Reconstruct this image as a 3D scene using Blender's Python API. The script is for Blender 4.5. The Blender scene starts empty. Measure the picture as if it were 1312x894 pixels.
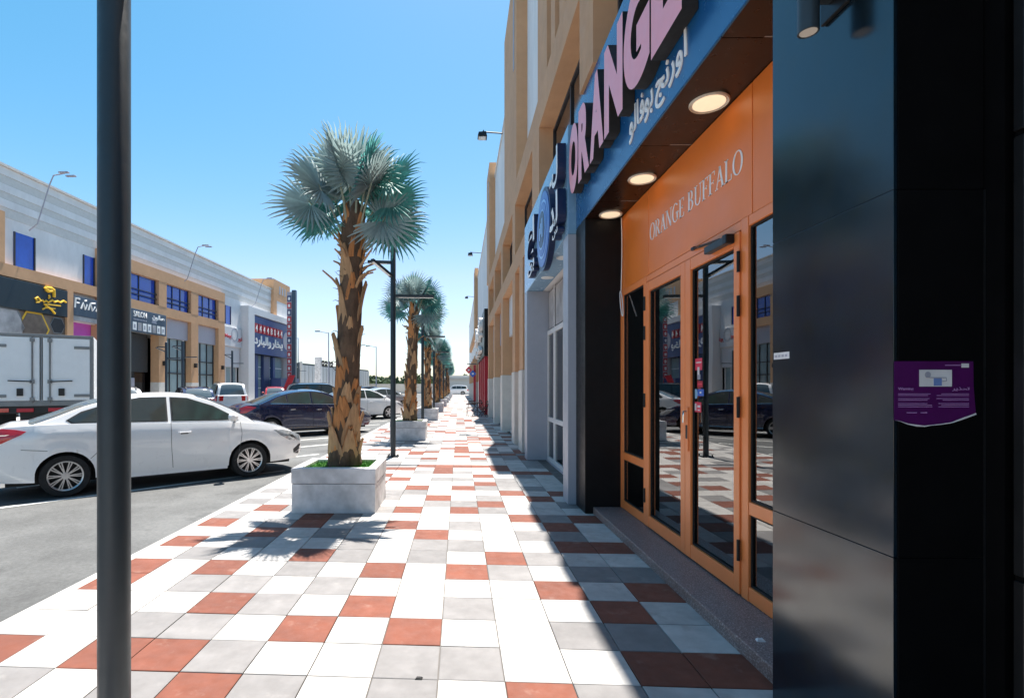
import bpy, bmesh, math, random
from mathutils import Vector, Matrix
R = random.Random(7)
sc = bpy.context.scene
col = sc.collection
EYE = 1.6

# ---------------------------------------------------------------- camera, sky, sun, exposure
cam = bpy.data.cameras.new('camera')
cam.sensor_width = 36.0
cam.lens = 36.0 * 654 / 1312
cam.shift_x = 68 / 1312
cam.shift_y = 48 / 1312
cam.clip_start = 0.05
cam.clip_end = 3000
camo = bpy.data.objects.new('camera', cam)
camo.location = (0, 0, EYE)
camo.rotation_euler = (math.pi / 2, 0, 0)
col.objects.link(camo)
sc.camera = camo

SUN = Vector((0.066, 0.34, 1.0)).normalized()
world = bpy.data.worlds.new('World')
sc.world = world
world.use_nodes = True
wn = world.node_tree
sky = wn.nodes.new('ShaderNodeTexSky')
sky.sky_type = 'NISHITA'
sky.sun_disc = False
sky.sun_elevation = math.asin(SUN.z)
sky.sun_rotation = math.atan2(SUN.x, SUN.y)
sky.air_density = 1.0
sky.dust_density = 0.6
sky.ozone_density = 1.0
# clear dry desert air: the red share of the blue part of the sky is thinned, the pale horizon keeps it
sep = wn.nodes.new('ShaderNodeSeparateColor'); cmbc = wn.nodes.new('ShaderNodeCombineColor')
mrr = wn.nodes.new('ShaderNodeMapRange'); mlr = wn.nodes.new('ShaderNodeMath'); mlr.operation = 'MULTIPLY'
mrr.inputs[1].default_value = 1.7; mrr.inputs[2].default_value = 3.2; mrr.inputs[3].default_value = 0.44; mrr.inputs[4].default_value = 0.95
wn.links.new(sky.outputs[0], sep.inputs[0]); wn.links.new(sep.outputs[0], mrr.inputs[0])
wn.links.new(sep.outputs[0], mlr.inputs[0]); wn.links.new(mrr.outputs[0], mlr.inputs[1])
wn.links.new(mlr.outputs[0], cmbc.inputs[0]); mlg = wn.nodes.new('ShaderNodeMath'); mlg.operation = 'MULTIPLY'; mlg.inputs[1].default_value = 0.95
wn.links.new(sep.outputs[1], mlg.inputs[0]); wn.links.new(mlg.outputs[0], cmbc.inputs[1]); wn.links.new(sep.outputs[2], cmbc.inputs[2])
wn.links.new(cmbc.outputs[0], wn.nodes['Background'].inputs[0])
wn.nodes['Background'].inputs[1].default_value = 0.0875
sl = bpy.data.lights.new('sun', 'SUN')
sl.energy = 5.0
sl.angle = math.radians(0.5)
sl.color = (1.0, 0.955, 0.89)
so = bpy.data.objects.new('sun', sl)
so.rotation_euler = SUN.to_track_quat('Z', 'Y').to_euler()
so.location = (5, 20, 40)
col.objects.link(so)
sc.view_settings.view_transform = 'Standard'
sc.view_settings.look = 'None'
sc.view_settings.exposure = 1.22
sc.view_settings.gamma = 1.0
sc.cycles.max_bounces = 8
sc.cycles.transparent_max_bounces = 12

# ---------------------------------------------------------------- materials
def M(name, c, rough=0.6, metal=0.0, var=0.12, scale=6.0, bump=0.0, bscale=80.0, spec=0.5,
      coat=0.0, island=0.0, big=0.0, bigscale=0.7, speck=None, streak=0.0, transl=0.0, emit=0.0, coatr=0.03):
    m = bpy.data.materials.new(name)
    m.use_nodes = True
    nt = m.node_tree
    L = nt.links
    b = nt.nodes['Principled BSDF']
    b.inputs['Roughness'].default_value = rough
    b.inputs['Metallic'].default_value = metal
    b.inputs['Specular IOR Level'].default_value = spec
    if coat:
        b.inputs['Coat Weight'].default_value = coat
        b.inputs['Coat Roughness'].default_value = coatr
    tc = nt.nodes.new('ShaderNodeTexCoord')
    oi = nt.nodes.new('ShaderNodeObjectInfo')
    off = nt.nodes.new('ShaderNodeVectorMath'); off.operation = 'SCALE'
    cmb = nt.nodes.new('ShaderNodeCombineXYZ')
    L.new(oi.outputs['Random'], cmb.inputs[0]); L.new(oi.outputs['Random'], cmb.inputs[1])
    L.new(cmb.outputs[0], off.inputs[0]); off.inputs['Scale'].default_value = 37.0
    add = nt.nodes.new('ShaderNodeVectorMath'); add.operation = 'ADD'
    L.new(tc.outputs['Object'], add.inputs[0]); L.new(off.outputs[0], add.inputs[1])
    vec = add.outputs[0]
    if streak:
        mp = nt.nodes.new('ShaderNodeMapping')
        mp.inputs['Scale'].default_value = (1, 1, streak)
        L.new(vec, mp.inputs[0]); vec2 = mp.outputs[0]
    else:
        vec2 = vec
    def noise(sc_, v, det=5):
        n = nt.nodes.new('ShaderNodeTexNoise')
        n.inputs['Scale'].default_value = sc_
        n.inputs['Detail'].default_value = det
        n.inputs['Roughness'].default_value = 0.62
        L.new(v, n.inputs['Vector'])
        return n.outputs['Fac']
    def ramp(sock, lo, hi, a, d):
        mr = nt.nodes.new('ShaderNodeMapRange')
        mr.inputs[1].default_value = lo; mr.inputs[2].default_value = hi
        mr.inputs[3].default_value = a; mr.inputs[4].default_value = d
        L.new(sock, mr.inputs[0])
        return mr.outputs[0]
    def mul(a, d):
        q = nt.nodes.new('ShaderNodeMath'); q.operation = 'MULTIPLY'
        L.new(a, q.inputs[0]); L.new(d, q.inputs[1])
        return q.outputs[0]
    f = ramp(noise(scale, vec2), 0.3, 0.7, 1 - var, 1 + var)
    if big:
        f = mul(f, ramp(noise(bigscale, vec2, 3), 0.35, 0.65, 1 - big, 1 + big))
    if island:
        g = nt.nodes.new('ShaderNodeNewGeometry')
        f = mul(f, ramp(g.outputs['Random Per Island'], 0, 1, 1 - island, 1 + island))
        f = mul(f, ramp(oi.outputs['Random'], 0, 1, 1 - island, 1 + island))
    hsv = nt.nodes.new('ShaderNodeVectorMath'); hsv.operation = 'SCALE'
    hsv.inputs[0].default_value = c
    L.new(f, hsv.inputs['Scale'])
    cs = hsv.outputs[0]
    if speck:
        mx = nt.nodes.new('ShaderNodeMix'); mx.data_type = 'RGBA'
        lo, hi, amt = speck[2:] if len(speck) > 2 else (0.52, 0.6, 1.0)
        L.new(ramp(noise(speck[1], vec, 4), lo, hi, 0, amt), mx.inputs['Factor'])
        L.new(cs, mx.inputs['A']); mx.inputs['B'].default_value = (*speck[0], 1)
        cs = mx.outputs['Result']
    L.new(cs, b.inputs['Base Color'])
    if emit:
        L.new(cs, b.inputs['Emission Color'])
        b.inputs['Emission Strength'].default_value = emit
    rr = ramp(noise(scale * 1.7, vec), 0.3, 0.7, max(0.0, rough * 0.85), min(1.0, rough * 1.15))
    L.new(rr, b.inputs['Roughness'])
    if bump:
        bp = nt.nodes.new('ShaderNodeBump')
        bp.inputs['Strength'].default_value = bump
        bp.inputs['Distance'].default_value = 0.01
        L.new(noise(bscale, vec2), bp.inputs['Height'])
        L.new(bp.outputs[0], b.inputs['Normal'])
    if transl:
        t = nt.nodes.new('ShaderNodeBsdfTranslucent')
        L.new(cs, t.inputs['Color'])
        ms = nt.nodes.new('ShaderNodeMixShader')
        ms.inputs[0].default_value = transl
        L.new(b.outputs[0], ms.inputs[1]); L.new(t.outputs[0], ms.inputs[2])
        L.new(ms.outputs[0], nt.nodes['Material Output'].inputs['Surface'])
    return m

def glass(name, tint, ior=1.9, rough=0.0, transp=1.0):
    """tinted architectural pane: mirrors by Fresnel, lets the rest through tinted"""
    m = bpy.data.materials.new(name)
    m.use_nodes = True
    nt = m.node_tree; L = nt.links
    for n in list(nt.nodes):
        nt.nodes.remove(n)
    out = nt.nodes.new('ShaderNodeOutputMaterial')
    tr = nt.nodes.new('ShaderNodeBsdfTransparent'); tr.inputs[0].default_value = (*tint, 1)
    gl = nt.nodes.new('ShaderNodeBsdfGlossy'); gl.inputs['Roughness'].default_value = rough
    gl.inputs[0].default_value = (0.95, 0.95, 0.95, 1)
    fr = nt.nodes.new('ShaderNodeFresnel'); fr.inputs[0].default_value = ior
    n = nt.nodes.new('ShaderNodeTexNoise'); n.inputs['Scale'].default_value = 0.9
    tc = nt.nodes.new('ShaderNodeTexCoord'); L.new(tc.outputs['Object'], n.inputs['Vector'])
    bp = nt.nodes.new('ShaderNodeBump'); bp.inputs['Strength'].default_value = 0.06; bp.inputs['Distance'].default_value = 0.01
    L.new(n.outputs['Fac'], bp.inputs['Height']); L.new(bp.outputs[0], gl.inputs['Normal'])
    ms = nt.nodes.new('ShaderNodeMixShader')
    L.new(fr.outputs[0], ms.inputs[0]); L.new(tr.outputs[0], ms.inputs[1]); L.new(gl.outputs[0], ms.inputs[2])
    L.new(ms.outputs[0], out.inputs['Surface'])
    return m

mt = {}
def defm(k, *a, **kw):
    mt[k] = M(k, *a, **kw)
defm('tile_white', (0.43, 0.41, 0.388), 0.75, var=0.11, scale=7, bump=0.2, bscale=220, island=0.07, big=0.12, bigscale=3.0, speck=((0.25, 0.22, 0.19), 5.0, 0.56, 0.72, 0.5))
defm('tile_grey', (0.19, 0.18, 0.176), 0.75, var=0.10, scale=7, bump=0.2, bscale=220, island=0.09, big=0.10, bigscale=3.0, speck=((0.33, 0.31, 0.29), 5.0, 0.60, 0.74, 0.4))
defm('tile_red', (0.165, 0.047, 0.0245), 0.75, var=0.11, scale=7, bump=0.2, bscale=220, island=0.12, big=0.12, bigscale=3.0, speck=((0.30, 0.19, 0.15), 5.0, 0.60, 0.74, 0.45))
defm('grout', (0.12, 0.11, 0.10), 0.9, var=0.25)
defm('asphalt', (0.116, 0.117, 0.115), 0.9, var=0.18, scale=30, bump=0.6, bscale=160, big=0.28, bigscale=0.55, speck=((0.06, 0.06, 0.06), 1.6, 0.58, 0.70, 0.6))
defm('sand', (0.42, 0.36, 0.28), 0.95, var=0.15, scale=0.5)
defm('line_white', (0.62, 0.61, 0.58), 0.8, var=0.2, scale=20)
defm('concrete', (0.68, 0.66, 0.66), 0.85, var=0.1, scale=5, bump=0.25, bscale=60, big=0.16, bigscale=2.5)
defm('kerb_concrete', (0.50, 0.48, 0.45), 0.85, var=0.1, scale=6, bump=0.2)
defm('tan_render', (0.58, 0.335, 0.185), 0.85, var=0.05, scale=4, bump=0.12, bscale=150, big=0.05)
defm('white_render', (0.76, 0.745, 0.735), 0.85, var=0.04, scale=4, bump=0.1, bscale=120, big=0.06, streak=0.4)
defm('white_clad', (0.64, 0.61, 0.57), 0.55, var=0.07, scale=5)
defm('grey_panel', (0.44, 0.41, 0.45), 0.5, var=0.03)
defm('portal_grey', (0.36, 0.38, 0.44), 0.42, var=0.03)
defm('portal_sky_reflect', (0.20, 0.36, 0.52), 0.25, var=0.03)  # grey portal with the pale sky reflection put into its colour
defm('black_gloss', (0.003, 0.011, 0.020), 0.17, var=0.35, scale=3, spec=0.75, speck=((0.007, 0.012, 0.014), 9, 0.5, 0.65, 0.8))  # black cladding; the faint blue stands in for reflected sky
defm('black_matt', (0.004, 0.004, 0.0045), 0.5, var=0.2, spec=0.08)
defm('black_jamb', (0.008, 0.008, 0.009), 0.4, var=0.2, spec=0.2)
defm('fascia_panel', (0.008, 0.095, 0.26), 0.25, var=0.05, spec=0.5)  # black gloss fascia, its blue sky reflection painted into the base colour
defm('soffit_brown', (0.018, 0.0075, 0.0045), 0.3, var=0.03, spec=0.35)
defm('joint_line', (0.32, 0.28, 0.25), 0.6)
defm('orange_panel', (0.90, 0.225, 0.03), 0.42, var=0.04, scale=2, spec=0.5, coat=0.3, coatr=0.35)
defm('orange_frame', (0.90, 0.26, 0.07), 0.42, var=0.04, scale=2, spec=0.5, coat=0.35, coatr=0.35)
defm('dark_rubber', (0.012, 0.012, 0.012), 0.7)
defm('dark_metal', (0.025, 0.026, 0.028), 0.4, metal=0.6)
defm('interior', (0.34, 0.12, 0.06), 0.7, var=0.2)
defm('pink', (0.92, 0.36, 0.40), 0.4, var=0.02)
defm('letter_white', (0.88, 0.87, 0.85), 0.45, var=0.02)
defm('cream_letter', (0.93, 0.88, 0.82), 0.4, var=0.02, spec=0.7, coat=0.9, coatr=0.25)
defm('lamp_rim', (0.75, 0.68, 0.58), 0.5, var=0.03)
defm('lamp_diffuser', (0.78, 0.62, 0.42), 0.5, var=0.03, emit=0.42)
defm('granite', (0.20, 0.14, 0.13), 0.45, var=0.2, scale=20, speck=((0.42, 0.35, 0.33), 95))
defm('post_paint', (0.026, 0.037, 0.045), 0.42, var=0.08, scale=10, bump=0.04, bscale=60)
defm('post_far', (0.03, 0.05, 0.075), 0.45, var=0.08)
defm('led', (0.7, 0.72, 0.72), 0.4)
defm('trunk', (0.115, 0.072, 0.045), 0.95, var=0.45, scale=14, bump=0.9, bscale=35, streak=0.35)
defm('boot', (0.44, 0.185, 0.062), 0.75, var=0.35, scale=10, bump=0.5, bscale=40, streak=0.12, island=0.14)
defm('boot_pale', (0.40, 0.24, 0.125), 0.8, var=0.3, scale=10, bump=0.4, bscale=40, streak=0.12, island=0.12)
defm('fibre', (0.12, 0.08, 0.06), 0.95)
defm('leaf_silver', (0.32, 0.42, 0.42), 0.5, var=0.12, scale=9, island=0.16, transl=0.32)
defm('leaf_teal', (0.12, 0.37, 0.34), 0.5, var=0.15, scale=9, island=0.2, transl=0.45)
defm('petiole', (0.32, 0.36, 0.27), 0.55, var=0.1)
defm('turf', (0.06, 0.20, 0.024), 0.8, var=0.3, scale=40, bump=0.8, bscale=220, island=0.25)
defm('car_white', (0.80, 0.80, 0.81), 0.3, var=0.01, coat=1.0)
defm('car_blue', (0.008, 0.013, 0.055), 0.25, metal=0.3, var=0.02, coat=1.0)
defm('car_navy', (0.012, 0.03, 0.09), 0.25, metal=0.3, var=0.02, coat=1.0)
defm('car_red', (0.42, 0.02, 0.03), 0.3, var=0.02, coat=1.0)
defm('car_black', (0.01, 0.01, 0.012), 0.25, var=0.02, coat=1.0)
defm('car_silver', (0.5, 0.51, 0.52), 0.3, metal=0.5, var=0.02, coat=1.0)
defm('car_glass', (0.035, 0.042, 0.040), 0.04, var=0.05, spec=0.8)
defm('car_glass_back', (0.10, 0.13, 0.145), 0.05, var=0.05, spec=0.9)
defm('seam', (0.10, 0.10, 0.105), 0.7)
defm('chrome', (0.75, 0.75, 0.76), 0.12, metal=1.0, var=0.02)
defm('tyre', (0.014, 0.014, 0.015), 0.85, var=0.15, bump=0.2)
defm('alloy', (0.55, 0.55, 0.56), 0.3, metal=0.85, var=0.03)
defm('tail_red', (0.55, 0.01, 0.012), 0.12, var=0.12, scale=12, coat=1.0)
defm('lamp_clear', (0.36, 0.38, 0.40), 0.1, metal=0.4, var=0.4, scale=18, coat=1.0)
defm('plastic_black', (0.018, 0.018, 0.019), 0.55)
defm('plate_white', (0.7, 0.7, 0.7), 0.5)
defm('truck_panel', (0.84, 0.86, 0.88), 0.4, var=0.03)
defm('truck_steel', (0.22, 0.23, 0.24), 0.45, metal=0.5, var=0.1)
defm('window_blue', (0.006, 0.075, 0.48), 0.06, var=0.06, spec=0.7)
defm('window_dark', (0.02, 0.016, 0.015), 0.1, var=0.1, spec=0.6)
defm('window_pale', (0.27, 0.36, 0.38), 0.12, var=0.12, scale=1.2, spec=0.6)
defm('window_frame', (0.03, 0.03, 0.035), 0.45)
defm('shop_dark', (0.02, 0.022, 0.026), 0.35, var=0.3)
defm('shutter_grey', (0.045, 0.05, 0.055), 0.5, metal=0.2, var=0.1)
defm('sign_navy', (0.010, 0.024, 0.035), 0.5, var=0.1)
defm('sign_blue', (0.045, 0.085, 0.24), 0.5, var=0.05)
defm('deep_blue', (0.035, 0.06, 0.17), 0.4, var=0.1)
defm('sign_slate', (0.06, 0.09, 0.13), 0.5, var=0.1)
defm('gold', (0.85, 0.50, 0.03), 0.45, var=0.05)
defm('sign_red', (0.55, 0.03, 0.045), 0.5, var=0.06)
defm('shop_red', (0.42, 0.012, 0.03), 0.45, var=0.08)
defm('magenta', (0.62, 0.11, 0.52), 0.5, var=0.15, scale=0.6)
defm('shop_white', (0.66, 0.65, 0.65), 0.5, var=0.04)
defm('poster_brown', (0.16, 0.115, 0.085), 0.5, var=0.5, scale=1.5)
defm('poster_pale', (0.42, 0.40, 0.40), 0.5, var=0.4, scale=1.5)
defm('notice_purple', (0.08, 0.005, 0.095), 0.4, var=0.08, scale=20, emit=0.0)
defm('notice_print', (0.46, 0.24, 0.52), 0.5)
defm('paper', (0.72, 0.70, 0.70), 0.6)
defm('print_blue', (0.16, 0.26, 0.55), 0.5)
defm('print_grey', (0.36, 0.36, 0.42), 0.5)
defm('logo_blue', (0.02, 0.10, 0.42), 0.35, var=0.03)
defm('logo_navy', (0.008, 0.02, 0.07), 0.4)
defm('logo_pale', (0.30, 0.52, 0.85), 0.4)
defm('sticker_red', (0.75, 0.05, 0.10), 0.4, var=0.05)
defm('sticker_blue', (0.03, 0.13, 0.55), 0.4)
defm('sticker_sky', (0.30, 0.52, 0.75), 0.4)
defm('warehouse', (0.42, 0.43, 0.44), 0.6, var=0.1, streak=6)
defm('far_wall', (0.55, 0.53, 0.50), 0.85, var=0.05)
defm('far_tree', (0.065, 0.10, 0.045), 0.9, var=0.4, scale=0.5)
defm('wood_dark', (0.05, 0.03, 0.02), 0.6)
mt['door_glass'] = glass('door_glass', (0.85, 0.78, 0.74), 3.0)
mt['shop_glass'] = glass('shop_glass', (0.55, 0.60, 0.62), 1.8)

# ---------------------------------------------------------------- mesh helpers
class MB:
    def __init__(s):
        s.v = []; s.f = []; s.m = []
    def face(s, pts, mi=0):
        n = len(s.v); s.v += [tuple(p) for p in pts]
        s.f.append(tuple(range(n, n + len(pts)))); s.m.append(mi)
        return s
    def box(s, x0, x1, y0, y1, z0, z1, mi=0):
        n = len(s.v)
        s.v += [(x0, y0, z0), (x1, y0, z0), (x1, y1, z0), (x0, y1, z0), (x0, y0, z1), (x1, y0, z1), (x1, y1, z1), (x0, y1, z1)]
        for f in ((3, 2, 1, 0), (4, 5, 6, 7), (0, 1, 5, 4), (1, 2, 6, 5), (2, 3, 7, 6), (3, 0, 4, 7)):
            s.f.append(tuple(n + i for i in f)); s.m.append(mi)
        return s
    def hexa(s, p, mi=0):
        n = len(s.v); s.v += [tuple(q) for q in p]
        for f in ((3, 2, 1, 0), (4, 5, 6, 7), (0, 1, 5, 4), (1, 2, 6, 5), (2, 3, 7, 6), (3, 0, 4, 7)):
            s.f.append(tuple(n + i for i in f)); s.m.append(mi)
        return s
    def prism(s, poly, fn, d0, d1, mi=0, mi_side=None):
        """poly: 2-D outline, fn(u, v, d) -> point"""
        k = len(poly); n = len(s.v)
        s.v += [tuple(fn(u, v, d0)) for u, v in poly] + [tuple(fn(u, v, d1)) for u, v in poly]
        s.f.append(tuple(reversed(range(n, n + k)))); s.m.append(mi if mi_side is None else mi_side)
        s.f.append(tuple(range(n + k, n + 2 * k))); s.m.append(mi)
        for i in range(k):
            j = (i + 1) % k
            s.f.append((n + i, n + j, n + k + j, n + k + i)); s.m.append(mi if mi_side is None else mi_side)
        return s
    def tube(s, pts, r, n=8, mi=0, cap=True):
        pts = [Vector(p) for p in pts]
        rs = r if isinstance(r, (list, tuple)) else [r] * len(pts)
        base = len(s.v); up = None
        for i, p in enumerate(pts):
            d = (pts[min(i + 1, len(pts) - 1)] - pts[max(i - 1, 0)]).normalized()
            if up is None:
                up = Vector((0, 0, 1)) if abs(d.z) < 0.9 else Vector((1, 0, 0))
            a = d.cross(up).normalized(); b = a.cross(d).normalized(); up = b
            for k in range(n):
                t = 2 * math.pi * k / n
                s.v.append(tuple(p + (a * math.cos(t) + b * math.sin(t)) * rs[i]))
        for i in range(len(pts) - 1):
            for k in range(n):
                q = (k + 1) % n
                s.f.append((base + i * n + k, base + i * n + q, base + (i + 1) * n + q, base + (i + 1) * n + k)); s.m.append(mi)
        if cap:
            s.f.append(tuple(reversed(range(base, base + n)))); s.m.append(mi)
            e = base + (len(pts) - 1) * n
            s.f.append(tuple(range(e, e + n))); s.m.append(mi)
        return s
    def lathe(s, prof, n=16, c=(0, 0, 0), ax='z', mi=0, cap=True):
        base = len(s.v); k = len(prof)
        for r, h in prof:
            for i in range(n):
                t = 2 * math.pi * i / n
                a, b = r * math.cos(t), r * math.sin(t)
                p = {'z': (a, b, h), 'y': (a, h, b), 'x': (h, a, b)}[ax]
                s.v.append((c[0] + p[0], c[1] + p[1], c[2] + p[2]))
        for j in range(k - 1):
            for i in range(n):
                q = (i + 1) % n
                s.f.append((base + j * n + i, base + j * n + q, base + (j + 1) * n + q, base + (j + 1) * n + i)); s.m.append(mi)
        if cap:
            s.f.append(tuple(reversed(range(base, base + n)))); s.m.append(mi)
            s.f.append(tuple(range(base + (k - 1) * n, base + k * n))); s.m.append(mi)
        return s
    def grid(s, rows, mi=0, close=False):
        base = len(s.v); n = len(rows[0])
        for r in rows:
            s.v += [tuple(p) for p in r]
        for j in range(len(rows) - 1):
            for i in range(n if close else n - 1):
                q = (i + 1) % n
                s.f.append((base + j * n + i, base + j * n + q, base + (j + 1) * n + q, base + (j + 1) * n + i)); s.m.append(mi)
        return s
    def mesh(s, name, mats, smooth=False, recalc=True, angle=35, weld=0):
        me = bpy.data.meshes.new(name)
        me.from_pydata(s.v, [], s.f)
        for m in (mats if isinstance(mats, (list, tuple)) else [mats]):
            me.materials.append(mt[m] if isinstance(m, str) else m)
        me.polygons.foreach_set('material_index', s.m)
        if recalc or weld:
            bm = bmesh.new(); bm.from_mesh(me)
            if weld:
                bmesh.ops.remove_doubles(bm, verts=bm.verts, dist=weld)
            if recalc:
                bmesh.ops.recalc_face_normals(bm, faces=bm.faces)
            bm.to_mesh(me); bm.free()
        if smooth:
            me.shade_smooth(); me.set_sharp_from_angle(angle=math.radians(angle))
        me.update()
        return me
    def build(s, name, mats, parent=None, smooth=False, bevel=0, local=False, **kw):
        return link(name, s.mesh(name, mats, smooth, **kw), parent, bevel, local)

def link(name, me, parent=None, bevel=0, local=False):
    o = bpy.data.objects.new(name, me)
    col.objects.link(o)
    if parent is not None:
        o.parent = parent
        if not local:   # vertices are given in world coordinates: undo the parents' translations
            t = Vector((0, 0, 0)); p = parent
            while p is not None:
                t += p.location; p = p.parent if p.matrix_parent_inverse == Matrix() else None
            o.matrix_parent_inverse = Matrix.Translation(-t) if parent.matrix_parent_inverse == Matrix() else Matrix()
    if bevel:
        b = o.modifiers.new('bevel', 'BEVEL'); b.width = bevel; b.segments = 2
        b.limit_method = 'ANGLE'; b.angle_limit = math.radians(40)
    return o

def tag(o, label=None, cat=None, group=None, kind=None):
    if label: o['label'] = label
    if cat: o['category'] = cat
    if group: o['group'] = group
    if kind: o['kind'] = kind
    return o
def thing(name, label, cat, loc=(0, 0, 0), rz=0, group=None):
    o = bpy.data.objects.new(name, None)
    o.location = loc; o.rotation_euler = (0, 0, rz); o.empty_display_size = 0.2
    col.objects.link(o)
    return tag(o, label, cat, group)
def kids(o):
    return list(o.children)
def copy_tree(o, parent=None):
    c = o.copy(); col.objects.link(c)
    if parent is not None:
        inv = o.matrix_parent_inverse.copy(); c.parent = parent; c.matrix_parent_inverse = inv
    for ch in kids(o):
        copy_tree(ch, c)
    return c
def BX(name, mat, parent, x0, x1, y0, y1, z0, z1, bevel=0, local=False):
    return MB().box(x0, x1, y0, y1, z0, z1).build(name, mat, parent, bevel=bevel, local=local)

# ---------------------------------------------------------------- lettering
AR = {'ا': (0xFE8D, 2), 'و': (0xFEED, 2), 'ر': (0xFEAD, 2), 'د': (0xFEA9, 2), 'ذ': (0xFEAB, 2), 'ن': (0xFEE5, 4), 'ج': (0xFE9D, 4),
      'ب': (0xFE8F, 4), 'ف': (0xFED1, 4), 'ل': (0xFEDD, 4), 'خ': (0xFEA5, 4), 'ص': (0xFEB9, 4), 'ح': (0xFEA1, 4), 'ت': (0xFE95, 4),
      'ي': (0xFEF1, 4), 'ش': (0xFEB5, 4), 'ق': (0xFED5, 4), 'م': (0xFEE1, 4), 'س': (0xFEB1, 4), 'ع': (0xFEC9, 4)}
def arabic(t):
    out = []
    for i, c in enumerate(t):
        if c not in AR:
            out.append(c); continue
        b, n = AR[c]
        pj = i > 0 and t[i - 1] in AR and AR[t[i - 1]][1] == 4
        nj = n == 4 and i + 1 < len(t) and t[i + 1] in AR
        out.append(chr(b + ((3 if nj else 1) if pj else (2 if nj else 0))))
    return ''.join(reversed(out))
FACING = {'west': ((0, -1, 0), (0, 0, 1), (-1, 0, 0)), 'east': ((0, 1, 0), (0, 0, 1), (1, 0, 0)), 'south': ((1, 0, 0), (0, 0, 1), (0, -1, 0))}
def basis(face, loc):
    r, u, n = (Vector(a) for a in FACING[face])
    m = Matrix((r, u, n)).transposed().to_4x4()
    m.translation = Vector(loc)
    return m
def text_mesh(body, size, extrude=0.004, offset=0.0, sx=1.0, sy=1.0, mats=('letter_white',), width=None, height=None, center=False, res=3):
    c = bpy.data.curves.new('lettering', 'FONT')
    c.body = body; c.size = size; c.extrude = extrude / 2; c.offset = offset; c.resolution_u = res
    o = bpy.data.objects.new('lettering', c); col.objects.link(o)
    dg = bpy.context.evaluated_depsgraph_get(); dg.update()
    me = bpy.data.meshes.new_from_object(o.evaluated_get(dg))
    bpy.data.objects.remove(o); bpy.data.curves.remove(c)
    xs = [v.co.x for v in me.vertices]; ys = [v.co.y for v in me.vertices]
    x0, x1, y0, y1 = min(xs), max(xs), min(ys), max(ys)
    kx = sx if width is None else width / (x1 - x0)
    ky = sy if height is None else height / (y1 - y0)
    for v in me.vertices:
        v.co.x = (v.co.x - x0) * kx - (0.5 * (x1 - x0) * kx if center else 0)
        v.co.y = (v.co.y - y0) * ky - (0.5 * (y1 - y0) * ky if center else 0)
    me.materials.clear()
    for m in mats:
        me.materials.append(mt[m])
    if len(mats) > 1:
        for p in me.polygons:
            p.material_index = 0 if p.normal.z > 0.9 else 1
    return me
def put_text(name, body, face, loc, parent, local=False, **kw):
    me = text_mesh(body, 1.0, **kw)
    me.transform(basis(face, loc))
    me.update()
    return link(name, me, parent, local=local)
def frame_bars(name, mat, parent, face_fn, u0, u1, v0, v1, w, local=False):
    """four separate bars round a rectangle; face_fn(u0,u1,v0,v1) -> box args"""
    for a in ((u0, u0 + w, v0, v1), (u1 - w, u1, v0, v1), (u0 + w, u1 - w, v0, v0 + w), (u0 + w, u1 - w, v1 - w, v1)):
        BX(name, mat, parent, *face_fn(*a), local=local)
# ================================================================ THE SETTING: ground, road, pavement
g = MB().face([(-700, -300, -0.12), (700, -300, -0.12), (700, 1500, -0.12), (-700, 1500, -0.12)]).build('ground', 'sand')
tag(g, kind='structure')
ROAD = -0.05
rd = MB().box(-19.6, -3.13, -30, 96, -0.115, ROAD).build('road', 'asphalt'); tag(rd, kind='structure')
rd2 = MB().box(-45, 30, 96.004, 110, -0.115, ROAD).build('cross_road', 'asphalt'); tag(rd2, kind='structure')
fp = MB().box(-24, -19.75, -30, 96, -0.115, 0.07).build('far_pavement', 'kerb_concrete'); tag(fp, kind='structure')
kb = MB()
for i in range(42):
    kb.box(-3.128, -3.034, -30 + i * 3.0, -30 + i * 3.0 + 2.99, -0.115, -0.004)
kb = kb.build('kerb', 'kerb_concrete', bevel=0.006); tag(kb, kind='structure')
fk = MB().box(-19.748, -19.604, -30, 96, -0.115, 0.075).build('kerb', 'kerb_concrete', bevel=0.01); tag(fk, kind='structure')
# painted bay lines, each a sheet on the asphalt
d = Vector((2.95, 3.23, 0)).normalized(); nrm = Vector((-d.y, d.x, 0))
for i in range(0, 22):
    p1 = Vector((-3.42, 10.02 + 2.42 * i, ROAD + 0.004)); p0 = p1 - d * 5.6
    MB().face([p0 - nrm * 0.05, p1 - nrm * 0.05, p1 + nrm * 0.05, p0 + nrm * 0.05]).build('parking_line', 'line_white', rd)
d2 = Vector((-2.9, 3.6, 0)).normalized(); n2 = Vector((-d2.y, d2.x, 0))
for i in range(16):
    p1 = Vector((-19.5, 14 + 3.4 * i, ROAD + 0.004)); p0 = p1 - d2 * 5.5
    MB().face([p0 - n2 * 0.05, p1 - n2 * 0.05, p1 + n2 * 0.05, p0 + n2 * 0.05]).build('parking_line', 'line_white', rd)

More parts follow.
